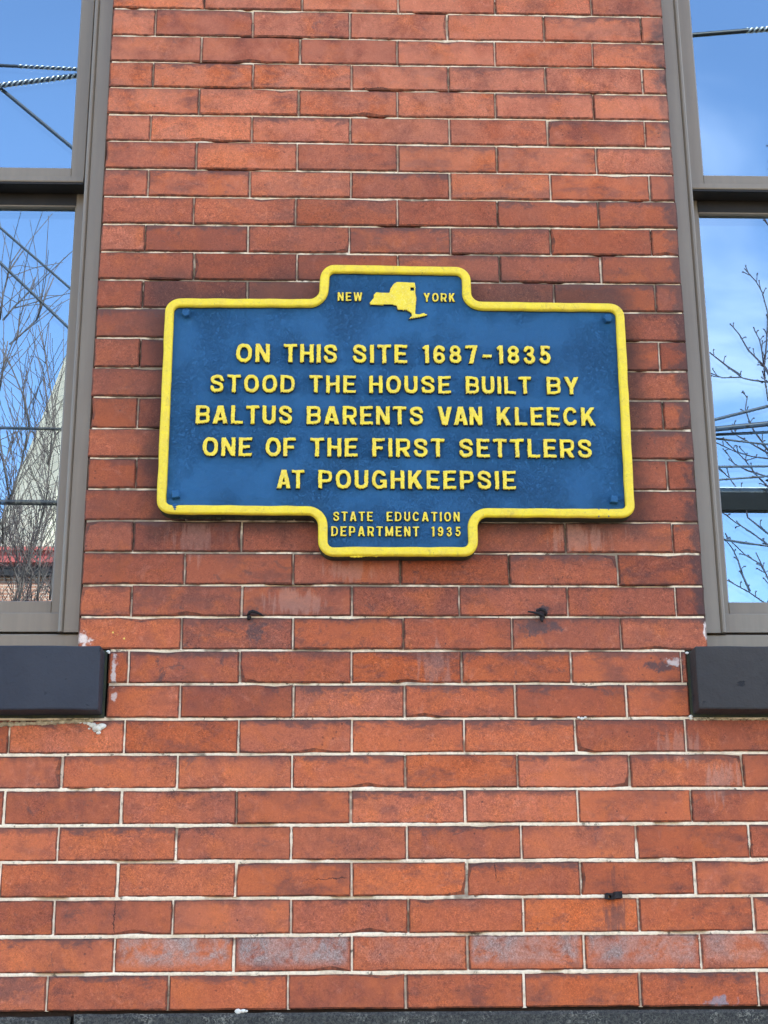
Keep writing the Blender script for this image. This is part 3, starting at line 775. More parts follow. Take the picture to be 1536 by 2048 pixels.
pts = [(.655 + i * .006 + rp.uniform(-.002, .002), .0008, 2.1185 + rp.uniform(-.001, .001), .0024 + rp.uniform(0, .0014)) for i in range(30)]
lump('bedding_mortar', pts, MMD, BLD, 3)
lump('mortar_blob', [(.6522, -.001, 2.1245, .0035), (.6528, -.001, 2.1205, .0024), (.6535, 0, 2.2480, .003), (-.4605, 0, 2.2505, .003), (-.459, 0, 2.2478, .0022)], MMW, BLD, 4)
lump('mortar_blob', [(.443, -.0005, 2.1205, .0035), (.437, -.0005, 2.1225, .0025), (.4495, 0, 2.1225, .0028)], MMW, BLD, 8)

# ---------------------------------------------------------------- windows
def window(xa, xb, side_sign):
    """opening between xa and xb"""
    z0, z1 = ZS, ZH
    win = MS()
    def stile(x_edge, s):   # s=+1: frame grows towards +x from x_edge
        X_ = lambda d: x_edge + s * d
        prof = [(X_(.0022), .135), (X_(.0022), .0295), (X_(.0042), .0275), (X_(.0325), .0275), (X_(.0335), .0290), (X_(.0342), .0262), (X_(.0362), .0228), (X_(.0395), .0216), (X_(.0428), .0240), (X_(.0438), .031), (X_(.0445), .060), (X_(.0465), .060), (X_(.0465), .078), (X_(.0515), .078), (X_(.0515), .135)]
        if s < 0: prof = prof[::-1]
        win.prism(prof, 'z', z0 + .0415, z1 - .002)
    stile(xa, 1); stile(xb, -1)
    frame = win.build('window', MFR, BLD)
    frame['label'] = 'bronze-painted sash window on the %s of the pier' % ('left' if side_sign < 0 else 'right')
    hd = MS(); hd.prism([(.026, z1 - .048), (.026, z1 - .003), (.135, z1 - .003), (.135, z1 - .048)], 'x', xa + .0455, xb - .0455); hd.build('frame_head', MFR, frame)
    # sill extension, sub-sill
    e = MS(); e.prism([(.0345, z0 + .0012), (.0335, z0 + .0365), (.037, z0 + .0395), (.130, z0 + .046), (.130, z0 + .0012)], 'x', xa + .0015, xb - .0015); e.build('sill_extension', MFR, frame)
    e = MS(); e.prism([(.047, z0 + .0470), (.047, z0 + .0835), (.0485, z0 + .0852), (.104, z0 + .092), (.104, z0 + .0470)], 'x', xa + .0448, xb - .0448); e.build('sub_sill', MFR, frame)
    # sashes
    ya, yl = .0665, .1065
    def sash(name, zb, zt, yf, dd, rb, rt, lip):
        s = MS()
        for (xe, sg) in ((xa, 1), (xb, -1)):
            p = sorted((xe + sg * .052, xe + sg * (dd + .001)))
            s.box(p[0], p[1], yf, yf + .036, zb, zt, .0012)
        s.box(xa + dd + .0012, xb - dd - .0012, yf + .0004, yf + .036, zb, zb + rb, .0012)
        s.box(xa + dd + .0012, xb - dd - .0012, yf + .0004, yf + .036, zt - rt, zt, .0012)
        # glazing bead
        for (xe, sg) in ((xa, 1), (xb, -1)):
            p = sorted((xe + sg * (dd - .0010), xe + sg * (dd + .0030)))
            s.box(p[0], p[1], yf + .0035, yf + .012, zb + rb, zt - rt, .0008)
        return s.build(name, MFR, frame)
    sash('upper_sash', 3.3105, z1 - .046, ya, .0795, .0235, .040, True)
    l = MS(); l.prism([(.0600, 3.2960), (.0590, 3.2985), (.0600, 3.3095), (.1035, 3.3100), (.1035, 3.2960)], 'x', xa + .0525, xb - .0525); l.build('meeting_rail', MFR, frame)
    l = MS(); l.box(xa + .053, xb - .053, .0615, .1035, 3.2915, 3.2958); l.build('underside_shade_strip', MFD, frame)  # added dark strip, paints the shade under the meeting rail
    l = MS(); l.box(xa + .0738, xb - .0738, yl - .0012, yl + .02, 3.2650, 3.3000); l.build('top_rail_shade_strip', MFD, frame)  # dark brown front paints the shade below the upper sash
    sash('lower_sash', z0 + .0825, 3.3005, yl, .0725, .0415, .0385, False)
    def pane(x0, x1, z0_, z1_, y, tilt):
        s = MS()
        v = [(x0, y, z0_), (x1, y, z0_), (x1, y, z1_), (x0, y, z1_), (x0, y + .004, z0_), (x1, y + .004, z0_), (x1, y + .004, z1_), (x0, y + .004, z1_)]
        s.add(v, [(0, 1, 2, 3)], 0); s.add(v, [(4, 7, 6, 5), (0, 4, 5, 1), (1, 5, 6, 2), (2, 6, 7, 3), (3, 7, 4, 0)], 1)
        s.build('glass_pane', [MGF, MGR], frame, recalc=False)
        s = MS(); y2 = y + .016
        s.add([(x0, y2, z0_), (x1, y2 + tilt * (x1 - x0) * .3, z0_), (x1, y2 + tilt * (x1 - x0) * .3 + tilt * (z1_ - z0_), z1_), (x0, y2 + tilt * (z1_ - z0_), z1_)], [(0, 1, 2, 3)])
        s.build('inner_glass_pane', MGI, frame, recalc=False)
    pane(xa + .078, xb - .078, 3.332, z1 - .084, .0795, .0016)
    pane(xa + .071, xb - .071, z0 + .1215, 3.2635, .1185, .0013)
    # added dark lining so nothing bright shows at pane edges
    b = MS(); b.box(xa + .02, xb - .02, .150, .29, z0 + .02, z1 - .02); b.build('dark_lining', MEDGE, frame)
    # small weep slot in the left-hand frame
    s = MS(); xs_ = (xb - .0405) if side_sign < 0 else (xa + .0400)
    s.box(xs_ - .0028, xs_ + .0028, .0250, .027, 3.3575, 3.3600); s.build('weep_slot', MEDGE, frame)
    return frame
window(PL - OW, PL, -1)
window(PR, PR + OW, 1)
for l in (PL - OW, PR):
    MS().box(l - .088, l + OW + .088, -.02, .30, ZH + .002, ZH + .185, .006).build('lintel', MSR, BLD)

# ---------------------------------------------------------------- the historical marker
SGN = empty('historical_marker', (0.0936, -0.004, 2.43))
tag(SGN, 'blue cast metal history plaque with raised yellow lettering and border on the brick pier', 'plaque')
SX0, SX1, BX_0, BX_1 = -0.3748, 0.5620, -0.0618, 0.2500
corners = [  # x, z, radius, convex
    (SX0, 2.9750, .031, 1), (BX_0, 2.9770, .020, 0), (BX_0 + .002, 3.0545, .030, 1), (BX_1 - .001, 3.0520, .030, 1), (BX_1, 2.9735, .020, 0), (SX1 + .0015, 2.9725, .031, 1),
    (SX1 - .001, 2.5100, .028, 1), (BX_1, 2.5110, .020, 0), (BX_1, 2.4310, .030, 1), (BX_0 + .001, 2.4300, .030, 1), (BX_0, 2.5135, .020, 0), (SX0 - .001, 2.5150, .028, 1)]
def ring(off, wob=0.0, seed=0):
    pts = []; n = len(corners)
    for i, (x, z_, r_, cv) in enumerate(corners):
        p = Vector((x, z_)); a = Vector(corners[i - 1][:2]); b = Vector(corners[(i + 1) % n][:2])
        d0 = (p - a).normalized(); d1 = (b - p).normalized()
        cen = p - d0 * r_ + d1 * r_
        rr = (r_ - off) if cv else (r_ + off)
        rr = max(rr, .0012)
        if cv and r_ - off < .0012:   # keep square-ish inner corners
            pass
        a0 = (-d1) ; a1 = d0
        for k in range(9):
            t = k / 8 * math.pi / 2
            v = a0 * math.cos(t) + a1 * math.sin(t)
            pts.append(cen + v * rr)
        nxt = corners[(i + 1) % n]; 
    # densify straights
    out = []
    m_ = len(pts)
    for i in range(m_):
        p, q = pts[i], pts[(i + 1) % m_]
        out.append(p)
        if i % 9 == 8:
            L0 = STR[i // 9]
            for k in range(1, L0): out.append(p.lerp(q, k / L0))
    res = []
    for i, p in enumerate(out):
        w_ = wob * noise.noise(Vector((p.x * 28, p.y * 28, seed)))
        res.append(Vector((p.x + w_, p.y + wob * noise.noise(Vector((p.x * 28, p.y * 28, seed + 9))))))
    return res
n = len(corners); STR = []
for i in range(n):
    L_ = (Vector(corners[(i + 1) % n][:2]) - Vector(corners[i][:2])).length
    STR.append(max(2, int(L_ / .012)))
prof = [(0.0, -.026), (0.0, -.0350), (.0006, -.0388), (.0020, -.0410), (.0034, -.0419), (.0044, -.04215), (.0095, -.0422), (.0142, -.04215), (.0153, -.0419), (.0170, -.0409), (.0182, -.0385), (.0188, -.0350), (.0190, -.0300)]
rings = [[(p.x, y, p.y) for p in ring(o_, .0010, 3)] for (o_, y) in prof]
NR = len(rings[0]); v = []; f_ = []
for k, rg in enumerate(rings):
    for (x, y, z_) in rg:
        v.append((x, y + .0006 * noise.noise(Vector((x * 40, 1.3, z_ * 40))), z_))
for k in range(len(rings) - 1):
    for i in range(NR):
        j = (i + 1) % NR
        f_.append((k * NR + i, k * NR + j, (k + 1) * NR + j, (k + 1) * NR + i))
o = MS(); o.add(v, f_[:NR], 1); b0 = len(o.v) - len(v); 
o.f += f_[NR:-NR]; o.m += [0] * (len(f_) - 2 * NR); o.f += f_[-NR:]; o.m += [1] * NR  # outer flank and inner foot of border: grime and painted shade
bord = o.build('border', [MYEL, MEDGE], SGN, smooth=True)
# plate: body behind the border, blue face inside it
bo = [(p.x, p.y) for p in ring(.0012, .001, 3)]; bi = [(p.x, p.y) for p in ring(.0180, .001, 3)]
import mathutils
def polyface(pts2, y):
    tri = mathutils.geometry.tessellate_polygon([[Vector((a, b, 0)) for a, b in pts2]])
    return [(a, y, b) for a, b in pts2], [tuple(t) for t in tri]
s = MS()
N0 = len(bo)
s.add([(a, -.0030, b) for a, b in bo] + [(a, -.0290, b) for a, b in bo], [(i, (i + 1) % N0, N0 + (i + 1) % N0, N0 + i) for i in range(N0)], 1)
vb, fb = polyface(bo, -.0030); s.add(vb, fb, 1)
# face as a fine grid clipped to the outline would be heavy: a triangulated face with bump relief
vb, fb = polyface(bi, -.0318); s.add(vb, fb, 0)
pan = s.build('panel', [MBLUE, MEDGE], SGN, recalc=False)
import bmesh
bm = bmesh.new(); bm.from_mesh(pan.data)
for fc in bm.faces:
    fc.normal_update()
    if fc.material_index == 0 and fc.normal.y > 0: fc.normal_flip()
    if fc.material_index == 1 and abs(fc.normal.y) > .5 and fc.normal.y < 0: fc.normal_flip()
bm.to_mesh(pan.data); bm.free()
FACE = -.0318

# --- lettering: each letter a solid cast relief grown from its strokes
def seg_box(px, pz, x0, z0, x1, z1, h):
    dx, dz = x1 - x0, z1 - z0; L_ = math.hypot(dx, dz); ux, uz = dx / L_, dz / L_
    cx, cz = (x0 + x1) / 2, (z0 + z1) / 2
    a = np.abs((px - cx) * ux + (pz - cz) * uz) - L_ / 2; b = np.abs(-(px - cx) * uz + (pz - cz) * ux) - h
    return np.minimum(np.maximum(a, b), 0) + np.hypot(np.maximum(a, 0), np.maximum(b, 0))
def seg_cap(px, pz, x0, z0, x1, z1, h):
    dx, dz = x1 - x0, z1 - z0; L2 = dx * dx + dz * dz + 1e-12
    t = np.clip(((px - x0) * dx + (pz - z0) * dz) / L2, 0, 1)
    return np.hypot(px - x0 - t * dx, pz - z0 - t * dz) - h
TV, TH, TC = .110, .090, .099
def smooth_poly(P, n=6):
    out = []
    for i in range(len(P) - 1):
        p0 = P[max(i - 1, 0)]; p1 = P[i]; p2 = P[i + 1]; p3 = P[min(i + 2, len(P) - 1)]
        for k in range(n):
            t = k / n
            out.append(tuple(.5 * ((2 * p1[a]) + (-p0[a] + p2[a]) * t + (2 * p0[a] - 5 * p1[a] + 4 * p2[a] - p3[a]) * t * t + (-p0[a] + 3 * p1[a] - 3 * p2[a] + p3[a]) * t ** 3) for a in (0, 1)))
    out.append(P[-1]); return out
def oval(cx, cz, rx, rz, a0=0, a1=360, e=2.3, n=28):
    P = []
    for k in range(n + 1):
        a = R(a0 + (a1 - a0) * k / n); c_, s_ = math.cos(a), math.sin(a)
        P.append((cx + rx * math.copysign(abs(c_) ** (2 / e), c_), cz + rz * math.copysign(abs(s_) ** (2 / e), s_)))
    return P
WID = dict(A=.86, B=.79, C=.80, D=.82, E=.72, F=.70, G=.82, H=.77, I=.25, K=.82, L=.69, M=.95, N=.77, O=.83, P=.77, R=.80, S=.77, T=.76, U=.76, V=.86, W=1.12, Y=.84)
WID.update({'1': .36, '6': .66, '8': .68, '7': .66, '3': .64, '5': .64, '9': .66, '-': .62})
def strokes(ch, W_):
    B = []; C_ = []   # boxes (x0,z0,x1,z1,h), curves (pts,h)
    v = lambda x, a=0, b=1: B.append((x, a, x, b, TV))
    hb_ = lambda z_, a, b: B.append((a, z_, b, z_, TH))
    m_ = W_ / 2; L0 = TV; R0 = W_ - TV; top = 1 - TH; bot = TH
    if ch == 'O': C_.append((oval(m_, .5, m_ - TC, .5 - TC + .005), TC + .008))
    elif ch == 'C': C_.append((oval(m_, .5, m_ - TC, .5 - TC + .005, 38, 322), TC + .004))
    elif ch == 'G':
        C_.append((oval(m_, .5, m_ - TC, .5 - TC + .005, 38, 338), TC + .004)); hb_(.42, m_ + .02, W_ - .01); v(R0, .05, .48)
    elif ch == 'I': v(m_)
    elif ch == 'H': v(L0); v(R0); hb_(.5, L0, R0)
    elif ch == 'T': v(m_); hb_(top, 0, W_)
    elif ch == 'L': v(L0); hb_(bot, 0, W_)
    elif ch == 'E': v(L0); hb_(top, 0, W_); hb_(bot, 0, W_); hb_(.51, 0, W_ - .08)
    elif ch == 'F': v(L0); hb_(top, 0, W_); hb_(.49, 0, W_ - .1)
    elif ch == 'N': v(L0); v(R0); B.append((L0 - .01, 1.0, R0 + .01, 0.0, TV))
    elif ch == 'M': v(L0); v(R0); B.append((L0, 1.02, m_, .05, .10)); B.append((R0, 1.02, m_, .05, .10))
    elif ch == 'W': B.extend([(.11, 1.05, W_ * .29, -.05, .11), (W_ * .29, -.05, m_, 1.0, .10), (m_, 1.0, W_ * .71, -.05, .10), (W_ - .11, 1.05, W_ * .71, -.05, .11)])
    elif ch == 'V': B.extend([(.11, 1.05, m_, -.08, .118), (W_ - .11, 1.05, m_, -.08, .118)])
    elif ch == 'A': B.extend([(.11, -.05, m_, 1.08, .118), (W_ - .11, -.05, m_, 1.08, .118)]); B.append((.22, .27, W_ - .22, .27, .085))
    elif ch == 'Y': B.extend([(.10, 1.05, m_, .40, .118), (W_ - .10, 1.05, m_, .40, .118)]); v(m_, 0, .48)
    elif ch == 'K': v(L0); B.extend([(L0, .30, W_ - .13, 1.05, .115), (W_ * .42, .56, W_ - .12, -.05, .122)])
    elif ch == 'U': v(L0, .3, 1); v(R0, .3, 1); C_.append(([(L0, .42)] + smooth_poly([(L0, .34), (L0 + .05, .18), (m_, TC), (R0 - .05, .18), (R0, .34)]) + [(R0, .42)], TC + .012))
    elif ch == 'D': v(L0); C_.append((smooth_poly([(.1, .9), (m_ - .02, .9), (R0 - .06, .80), (R0 + .01, .5), (R0 - .06, .20), (m_ - .02, .1), (.1, .1)]), TC - .004))
    elif ch in 'PRB':
        v(L0)
        lo = .42 if ch != 'B' else .50
        C_.append((smooth_poly([(.1, .9), (m_, .9), (R0 - .03, .85), (R0 + .01, (.9 + lo) / 2), (R0 - .03, lo + .05), (m_, lo), (.1, lo)]), TC - .008))
        if ch == 'B': C_.append((smooth_poly([(.1, .5), (m_, .5), (R0 - .01, .44), (R0 + .02, .30), (R0 - .02, .15), (m_, .1), (.1, .1)]), TC - .008))
        if ch == 'R': B.append((m_ + .02, .44, W_ - .11, -.05, .12))
    elif ch == 'S': C_.append((smooth_poly([(W_ - .11, .70), (W_ - .17, .84), (m_, .895), (.17, .85), (.115, .725), (.19, .60), (m_, .52), (W_ - .17, .43), (W_ - .11, .285), (W_ - .18, .15), (m_, .105), (.17, .15), (.105, .30)]), TC + .002))
    elif ch == '1': v(W_ - TV); B.append((0.02, .80, W_ - TV, .94, .085))
    elif ch == '7': hb_(top, 0, W_); B.append((W_ - .12, .95, .26, -.03, .115))
    elif ch == '8': C_.append((oval(m_, .715, m_ - .135, .178, e=2), TC - .006)); C_.append((oval(m_, .305, m_ - .11, .198, e=2), TC))
    elif ch == '6': C_.append((oval(m_, .315, m_ - .11, .208, e=2), TC)); C_.append((smooth_poly([(.11, .34), (.12, .62), (.2, .83), (m_ + .02, .895), (W_ - .15, .84), (W_ - .11, .74)]), TC))
    elif ch == '9': C_.append((oval(m_, .685, m_ - .11, .208, e=2), TC)); C_.append((smooth_poly([(W_ - .11, .66), (W_ - .12, .38), (W_ - .2, .17), (m_ - .02, .105), (.15, .16), (.11, .26)]), TC))
    elif ch == '3': C_.append((smooth_poly([(.11, .74), (.18, .86), (m_, .895), (W_ - .17, .84), (W_ - .14, .71), (W_ - .2, .58), (m_ - .04, .53)]), TC - .004)); C_.append((smooth_poly([(m_ - .04, .53), (W_ - .18, .46), (W_ - .11, .30), (W_ - .18, .15), (m_, .105), (.17, .15), (.11, .27)]), TC))
    elif ch == '5': hb_(top, .08, W_ - .03); B.append((.19, .48, .19, .98, .10)); C_.append((smooth_poly([(.19, .53), (m_, .60), (W_ - .17, .53), (W_ - .11, .34), (W_ - .18, .16), (m_, .105), (.17, .15), (.11, .26)]), TC))
    elif ch == '-': B.append((.06, .42, W_ - .06, .42, .09))
    return B, C_
LCOUNT = 0
def relief(name, sd, gx, gz, H, y0, parent, m, seed, wall=.0011):
    """grid + signed distance (metres) -> raised relief mesh"""
    t = np.clip((.0006 - sd) / wall, 0, 1); t = t * t * (3 - 2 * t)
    dome = np.clip(-sd / .006, 0, 1) * .0005
    h = H * t + dome * t - .0012 * (1 - t)
    ok = sd < .0010
    nz_, nx_ = sd.shape
    idx = -np.ones(sd.shape, int)
    cell = (ok[:-1, :-1] | ok[1:, :-1] | ok[:-1, 1:] | ok[1:, 1:])
    use = np.zeros(sd.shape, bool)
    use[:-1, :-1] |= cell; use[1:, :-1] |= cell; use[:-1, 1:] |= cell; use[1:, 1:] |= cell
    ids = np.argwhere(use); idx[use] = np.arange(len(ids))
    v = []
    for (a, b) in ids:
        x, z_ = gx[a, b], gz[a, b]
        v.append((x, y0 - h[a, b] - .00025 * noise.noise(Vector((x * 300, seed, z_ * 300))), z_))
    cells = np.argwhere(cell)
    f_ = [(idx[a, b], idx[a, b + 1], idx[a + 1, b + 1], idx[a + 1, b]) for a, b in cells]
    hm = (h[:-1, :-1] + h[1:, :-1] + h[:-1, 1:] + h[1:, 1:]) / 4
    mi = [1 if hm[a, b] < H * .72 else 0 for a, b in cells]       # flanks missed by the roller, dark blue also painting shade round each letter
    return link(name, v, f_, [m, MSIDE], parent, mi=mi, smooth=True)
def letter(ch, x0, width, zb, zt, H=.0075):
    global LCOUNT; LCOUNT += 1
    hgt = zt - zb; W_ = width / hgt
    small = hgt < .03
    res = .00085 if not small else .00062
    xs = np.arange(x0 - .003, x0 + width + .003 + res, res); zs = np.arange(zb - .003, zt + .003 + res, res)
    gx, gz = np.meshgrid(xs, zs)
    px, pz = (gx - x0) / hgt, (gz - zb) / hgt
    # cast irregularity
    j = LCOUNT * 1.37
    px = px + .010 * np.sin(pz * 9 + j) * np.cos(px * 7 + j * 2) + .006 * np.sin(pz * 31 + j); pz = pz + .010 * np.sin(px * 8 + j * 3) + .005 * np.sin(px * 27 + j)
    B, C_ = strokes(ch, W_)
    thin = .93 if small else 1.0
    d = np.full(gx.shape, 9.0)
    for (a, b, c, e, h) in B: d = np.minimum(d, seg_box(px, pz, a, b, c, e, h * thin))
    for (P, h) in C_:
        for (p, q) in zip(P[:-1], P[1:]): d = np.minimum(d, seg_cap(px, pz, p[0], p[1], q[0], q[1], h * thin))
    d = np.maximum(d, np.abs(pz - .5) - .5)      # square tops and feet
    d = np.maximum(d, np.abs(px - W_ / 2) - W_ / 2 - .015)
    sd = d * hgt
    relief('numeral' if ch.isdigit() else ('dash' if ch == '-' else 'letter'), sd, gx, gz, H if not small else .0048, FACE, SGN, MLET, LCOUNT, .0013 if not small else .0010)
def word(txt, x0, x1, zb, zt):
    ws = [WID[c] for c in txt]; hgt = zt - zb
    total = x1 - x0
    gap = .225 if hgt > .03 else .42
    nat = (sum(ws) + gap * (len(txt) - 1)) * hgt
    k = total / nat
    # keep letter widths nearer to nature, let the gaps take most of the difference
    kw = 1 + (k - 1) * .6
    gp = (total - sum(ws) * hgt * kw) / max(1, len(txt) - 1)
    x = x0
    for c, w_ in zip(txt, ws):
        letter(c, x, w_ * hgt * kw, zb, zt); x += w_ * hgt * kw + gp
for zb, zt, ws in [
    (2.8355, 2.8765, [('ON', -0.2285, -0.1602), ('THIS', -0.1331, -0.0244), ('SITE', 0.0059, 0.117), ('1687-1835', 0.1473, 0.4082)]),
    (2.7700, 2.8085, [('STOOD', -0.2788, -0.1092), ('THE', -0.0812, 0.0129), ('HOUSE', 0.0389, 0.2037), ('BUILT', 0.2329, 0.3661), ('BY', 0.3964, 0.4622)]),
    (2.7025, 2.7425, [('BALTUS', -0.3056, -0.1135), ('BARENTS', -0.0857, 0.1474), ('VAN', 0.1753, 0.2654), ('KLEECK', 0.2934, 0.4933)]),
    (2.6345, 2.6745, [('ONE', -0.2897, -0.1924), ('OF', -0.1659, -0.1058), ('THE', -0.0782, 0.0166), ('FIRST', 0.0443, 0.189), ('SETTLERS', 0.2168, 0.4819)]),
    (2.5678, 2.6070, [('AT', -0.1433, -0.0884), ('POUGHKEEPSIE', -0.062, 0.328)]),
    (2.9736, 2.9934, [('NEW', -0.0247, 0.0264), ('YORK', 0.1512, 0.2169)]),
    (2.5020, 2.5218, [('STATE', -0.0323, 0.0456), ('EDUCATION', 0.072, 0.2157)]),
    (2.4713, 2.4918, [('DEPARTMENT', -0.0361, 0.136), ('1935', 0.1594, 0.217)])]:
    for (t_, a, b) in ws: word(t_, a, b, zb, zt)

# --- outline map of the state
MAP = [(0.0404, 2.9695), (0.0440, 2.9745), (0.0491, 2.981), (0.0488, 2.9876), (0.0544, 2.9938), (0.0673, 2.9926), (0.0812, 2.9927), (0.0834, 3.0023), (0.0901, 3.0129), (0.0971, 3.0174), (0.1344, 3.0162), (0.136, 3.0057), (0.135, 2.9942), (0.1374, 2.9809), (0.1355, 2.9618), (0.1344, 2.9457), (0.143, 2.9452), (0.1526, 2.9487), (0.1543, 2.9459), (0.1594, 2.945), (0.1568, 2.9412), (0.1412, 2.9373), (0.1196, 2.9333), (0.1266, 2.9419), (0.1258, 2.9466), (0.1155, 2.9541), (0.110, 2.9530), (0.0982, 2.9539), (0.0957, 2.9624), (0.0879, 2.9652), (0.043, 2.9642)]
res = .0009
gx, gz = np.meshgrid(np.arange(.035, .166, res), np.arange(2.928, 3.023, res))
dd_ = np.full(gx.shape, 9.0); ins = np.zeros(gx.shape, bool)
for (p, q) in zip(MAP, MAP[1:] + MAP[:1]):
    dd_ = np.minimum(dd_, seg_cap(gx, gz, p[0], p[1], q[0], q[1], 0))
    cond = ((p[1] > gz) != (q[1] > gz)) & (gx < (q[0] - p[0]) * (gz - p[1]) / (q[1] - p[1] + 1e-12) + p[0])
    ins ^= cond
sd = np.where(ins, -dd_, dd_)
nb = np.maximum(np.abs(gx - .1285) - .0032, np.abs(gz - 3.0010) - .0030)
sd = np.maximum(sd, -nb)
relief('state_map', sd, gx, gz, .0062, FACE, SGN, MLET, 77, .0014)

# --- bolts
def bolt(x, z_, n_, rad, rot, tilt=0):
    s = MS(); P = [(x + rad * math.cos(rot + 2 * math.pi * k / n_), z_ + rad * math.sin(rot + 2 * math.pi * k / n_)) for k in range(n_)]
    P2 = [(x + .82 * rad * math.cos(rot + 2 * math.pi * k / n_), z_ + .82 * rad * math.sin(rot + 2 * math.pi * k / n_)) for k in range(n_)]
    v = [(a, -.030, b) for a, b in P] + [(a, -.0415, b) for a, b in P] + [(a, -.0432, b) for a, b in P2]
    f_ = [(k, (k + 1) % n_, n_ + (k + 1) % n_, n_ + k) for k in range(n_)] + [(n_ + k, n_ + (k + 1) % n_, 2 * n_ + (k + 1) % n_, 2 * n_ + k) for k in range(n_)] + [tuple(range(2 * n_, 3 * n_))]
    s.add(v, f_)
    # washer
    Wp = [(x + .0095 * math.cos(2 * math.pi * k / 20), z_ + .0095 * math.sin(2 * math.pi * k / 20)) for k in range(20)]
    v = [(a, -.0310, b) for a, b in Wp] + [(a, -.0328, b) for a, b in Wp]
    s.add(v, [(k, (k + 1) % 20, 20 + (k + 1) % 20, 20 + k) for k in range(20)] + [tuple(range(20, 40))])
    s.build('bolt', MBLUE, SGN)
bolt(-.3315, 2.9425, 6, .0092, .3); bolt(.5284, 2.9377, 6, .0092, .0); bolt(-.3393, 2.5544, 4, .0104, .95); bolt(.5205, 2.5484, 4, .0104, .70)

# --- old paint runs: blue on the border, yellow lumps below
def drip(x, z0_, z1_, r_, m, y=-.0425, nm='paint_drip'):
    pts = [(x + .0006 * math.sin(i * 1.7), y + .0002, z0_ + (z1_ - z0_) * i / 7) for i in range(8)]
    s = MS(); s.tube(pts, [r_ * (.8 + .5 * (i == 7) + .2 * math.sin(i)) for i in range(8)], 8)
    s.v = [(a[0], y + (a[1] - y) * .45, a[2]) for a in s.v]
    s.build(nm, m, SGN, smooth=True)
drip(.4885, 2.5285, 2.5105, .0011, MBLUE, -.0418); drip(.5080, 2.5290, 2.5110, .0010, MBLUE, -.0418)
lump('paint_run', [(-.3400, -.0405, 2.5320, .0042), (-.3395, -.0420, 2.5270, .0028), (-.3420, -.0410, 2.5300, .0028), (-.3365, -.0405, 2.5325, .0026), (-.3392, -.042, 2.523, .0018)], MBLUE, SGN, 12)
lump('paint_run', [(.004 + i * .006, -.0365, 2.4322 - .0012 * math.sin(i * .7 + .6), .0040) for i in range(9)], MYEL, SGN, 13)
lump('paint_run', [(-.045 + i * .009, -.030, 2.4315 + (.003 if i < 1 else 0), .0034) for i in range(5)] + [(.19 + i * .009, -.029, 2.4325, .003) for i in range(5)], MEDGE, SGN, 14)
pts = [(-.33 + i * .012 + rp.uniform(-.004, .004), -.018 + rp.uniform(-.006, .004), 2.5155 + rp.uniform(-.0012, .0008), .003 + rp.uniform(0, .002)) for i in range(19)]
lump('grime_crust', pts, MEDGE, SGN, 15)

# ---------------------------------------------------------------- iron left in the wall
h1 = empty('iron_anchor', (-.186, 0, 2.3185))
tag(h1, 'rusted iron anchor stub in the joint below the left part of the plaque', 'anchor', 'old iron fixings in the wall')
s = MS(); s.tube([(-.1965, .012, 2.3215), (-.1955, -.002, 2.3222), (-.1920, -.007, 2.3265), (-.1870, -.008, 2.3280), (-.1790, -.006, 2.3262), (-.1700, -.001, 2.3232), (-.166, .004, 2.3215)], [.0022, .0026, .0032, .0034, .0028, .002, .001], 8)
s.build('shank', MRUST, h1, smooth=True)
s = MS(); s.tube([(-.1945, .006, 2.3165), (-.1935, -.004, 2.3160), (-.1915, -.006, 2.3190)], [.0044, .0042, .003], 8); s.build('stub', MRUST, h1, smooth=True)
h2 = empty('iron_hook', (.37, 0, 2.32))
tag(h2, 'bent iron hook with a long spike, below the right part of the plaque', 'hook', 'old iron fixings in the wall')
s = MS(); s.tube([(.3450, -.015, 2.3265), (.3540, -.016, 2.3252), (.3640, -.015, 2.3228), (.3735, -.009, 2.3205), (.377, .004, 2.3195)], [.0016, .0020, .0026, .0036, .004], 8); s.build('spike', MRUST, h2, smooth=True)
s = MS(); s.tube([(.3630, -.006, 2.3300), (.3700, -.009, 2.3325), (.3780, -.009, 2.3312), (.3820, -.005, 2.3262), (.3790, -.002, 2.3215)], [.0022, .0034, .0038, .0032, .003], 8); s.build('plate_remnant', MRUST, h2, smooth=True)
s = MS(); s.tube([(.3735, .001, 2.3225), (.3730, -.006, 2.3170), (.3728, -.008, 2.3112), (.3742, -.007, 2.3080)], [.0042, .0038, .0032, .0022], 8); s.build('shank', MRUST, h2, smooth=True)
h3 = empty('iron_bracket', (.486, 0, 1.791))
tag(h3, 'small square iron bracket with a hole, low on the right of the wall', 'bracket', 'old iron fixings in the wall')
s = MS()
ns = 14; hx, hz_, hr = .4775, 1.7895, .0022
outp = [(.4695, 1.7845), (.4765, 1.7830), (.4845, 1.7855), (.4848, 1.7940), (.4780, 1.7980), (.4695, 1.7965)]
s.prism([(-.013, 1.7850), (-.014, 1.7965), (.004, 1.7950), (.004, 1.7865)], 'x', .4700, .4745); s.prism([(-.013, 1.7848), (-.0135, 1.7868), (.004, 1.7868), (.004, 1.7850)], 'x', .4745, .4860)
s.prism([(-.013, 1.7920), (-.0135, 1.7960), (.004, 1.7960), (.004, 1.7920)], 'x', .4745, .4860); s.prism([(-.013, 1.7868), (-.0135, 1.7920), (.004, 1.7920), (.004, 1.7868)], 'x', .4800, .4860)
s.build('eye_plate', MRUST, h3)
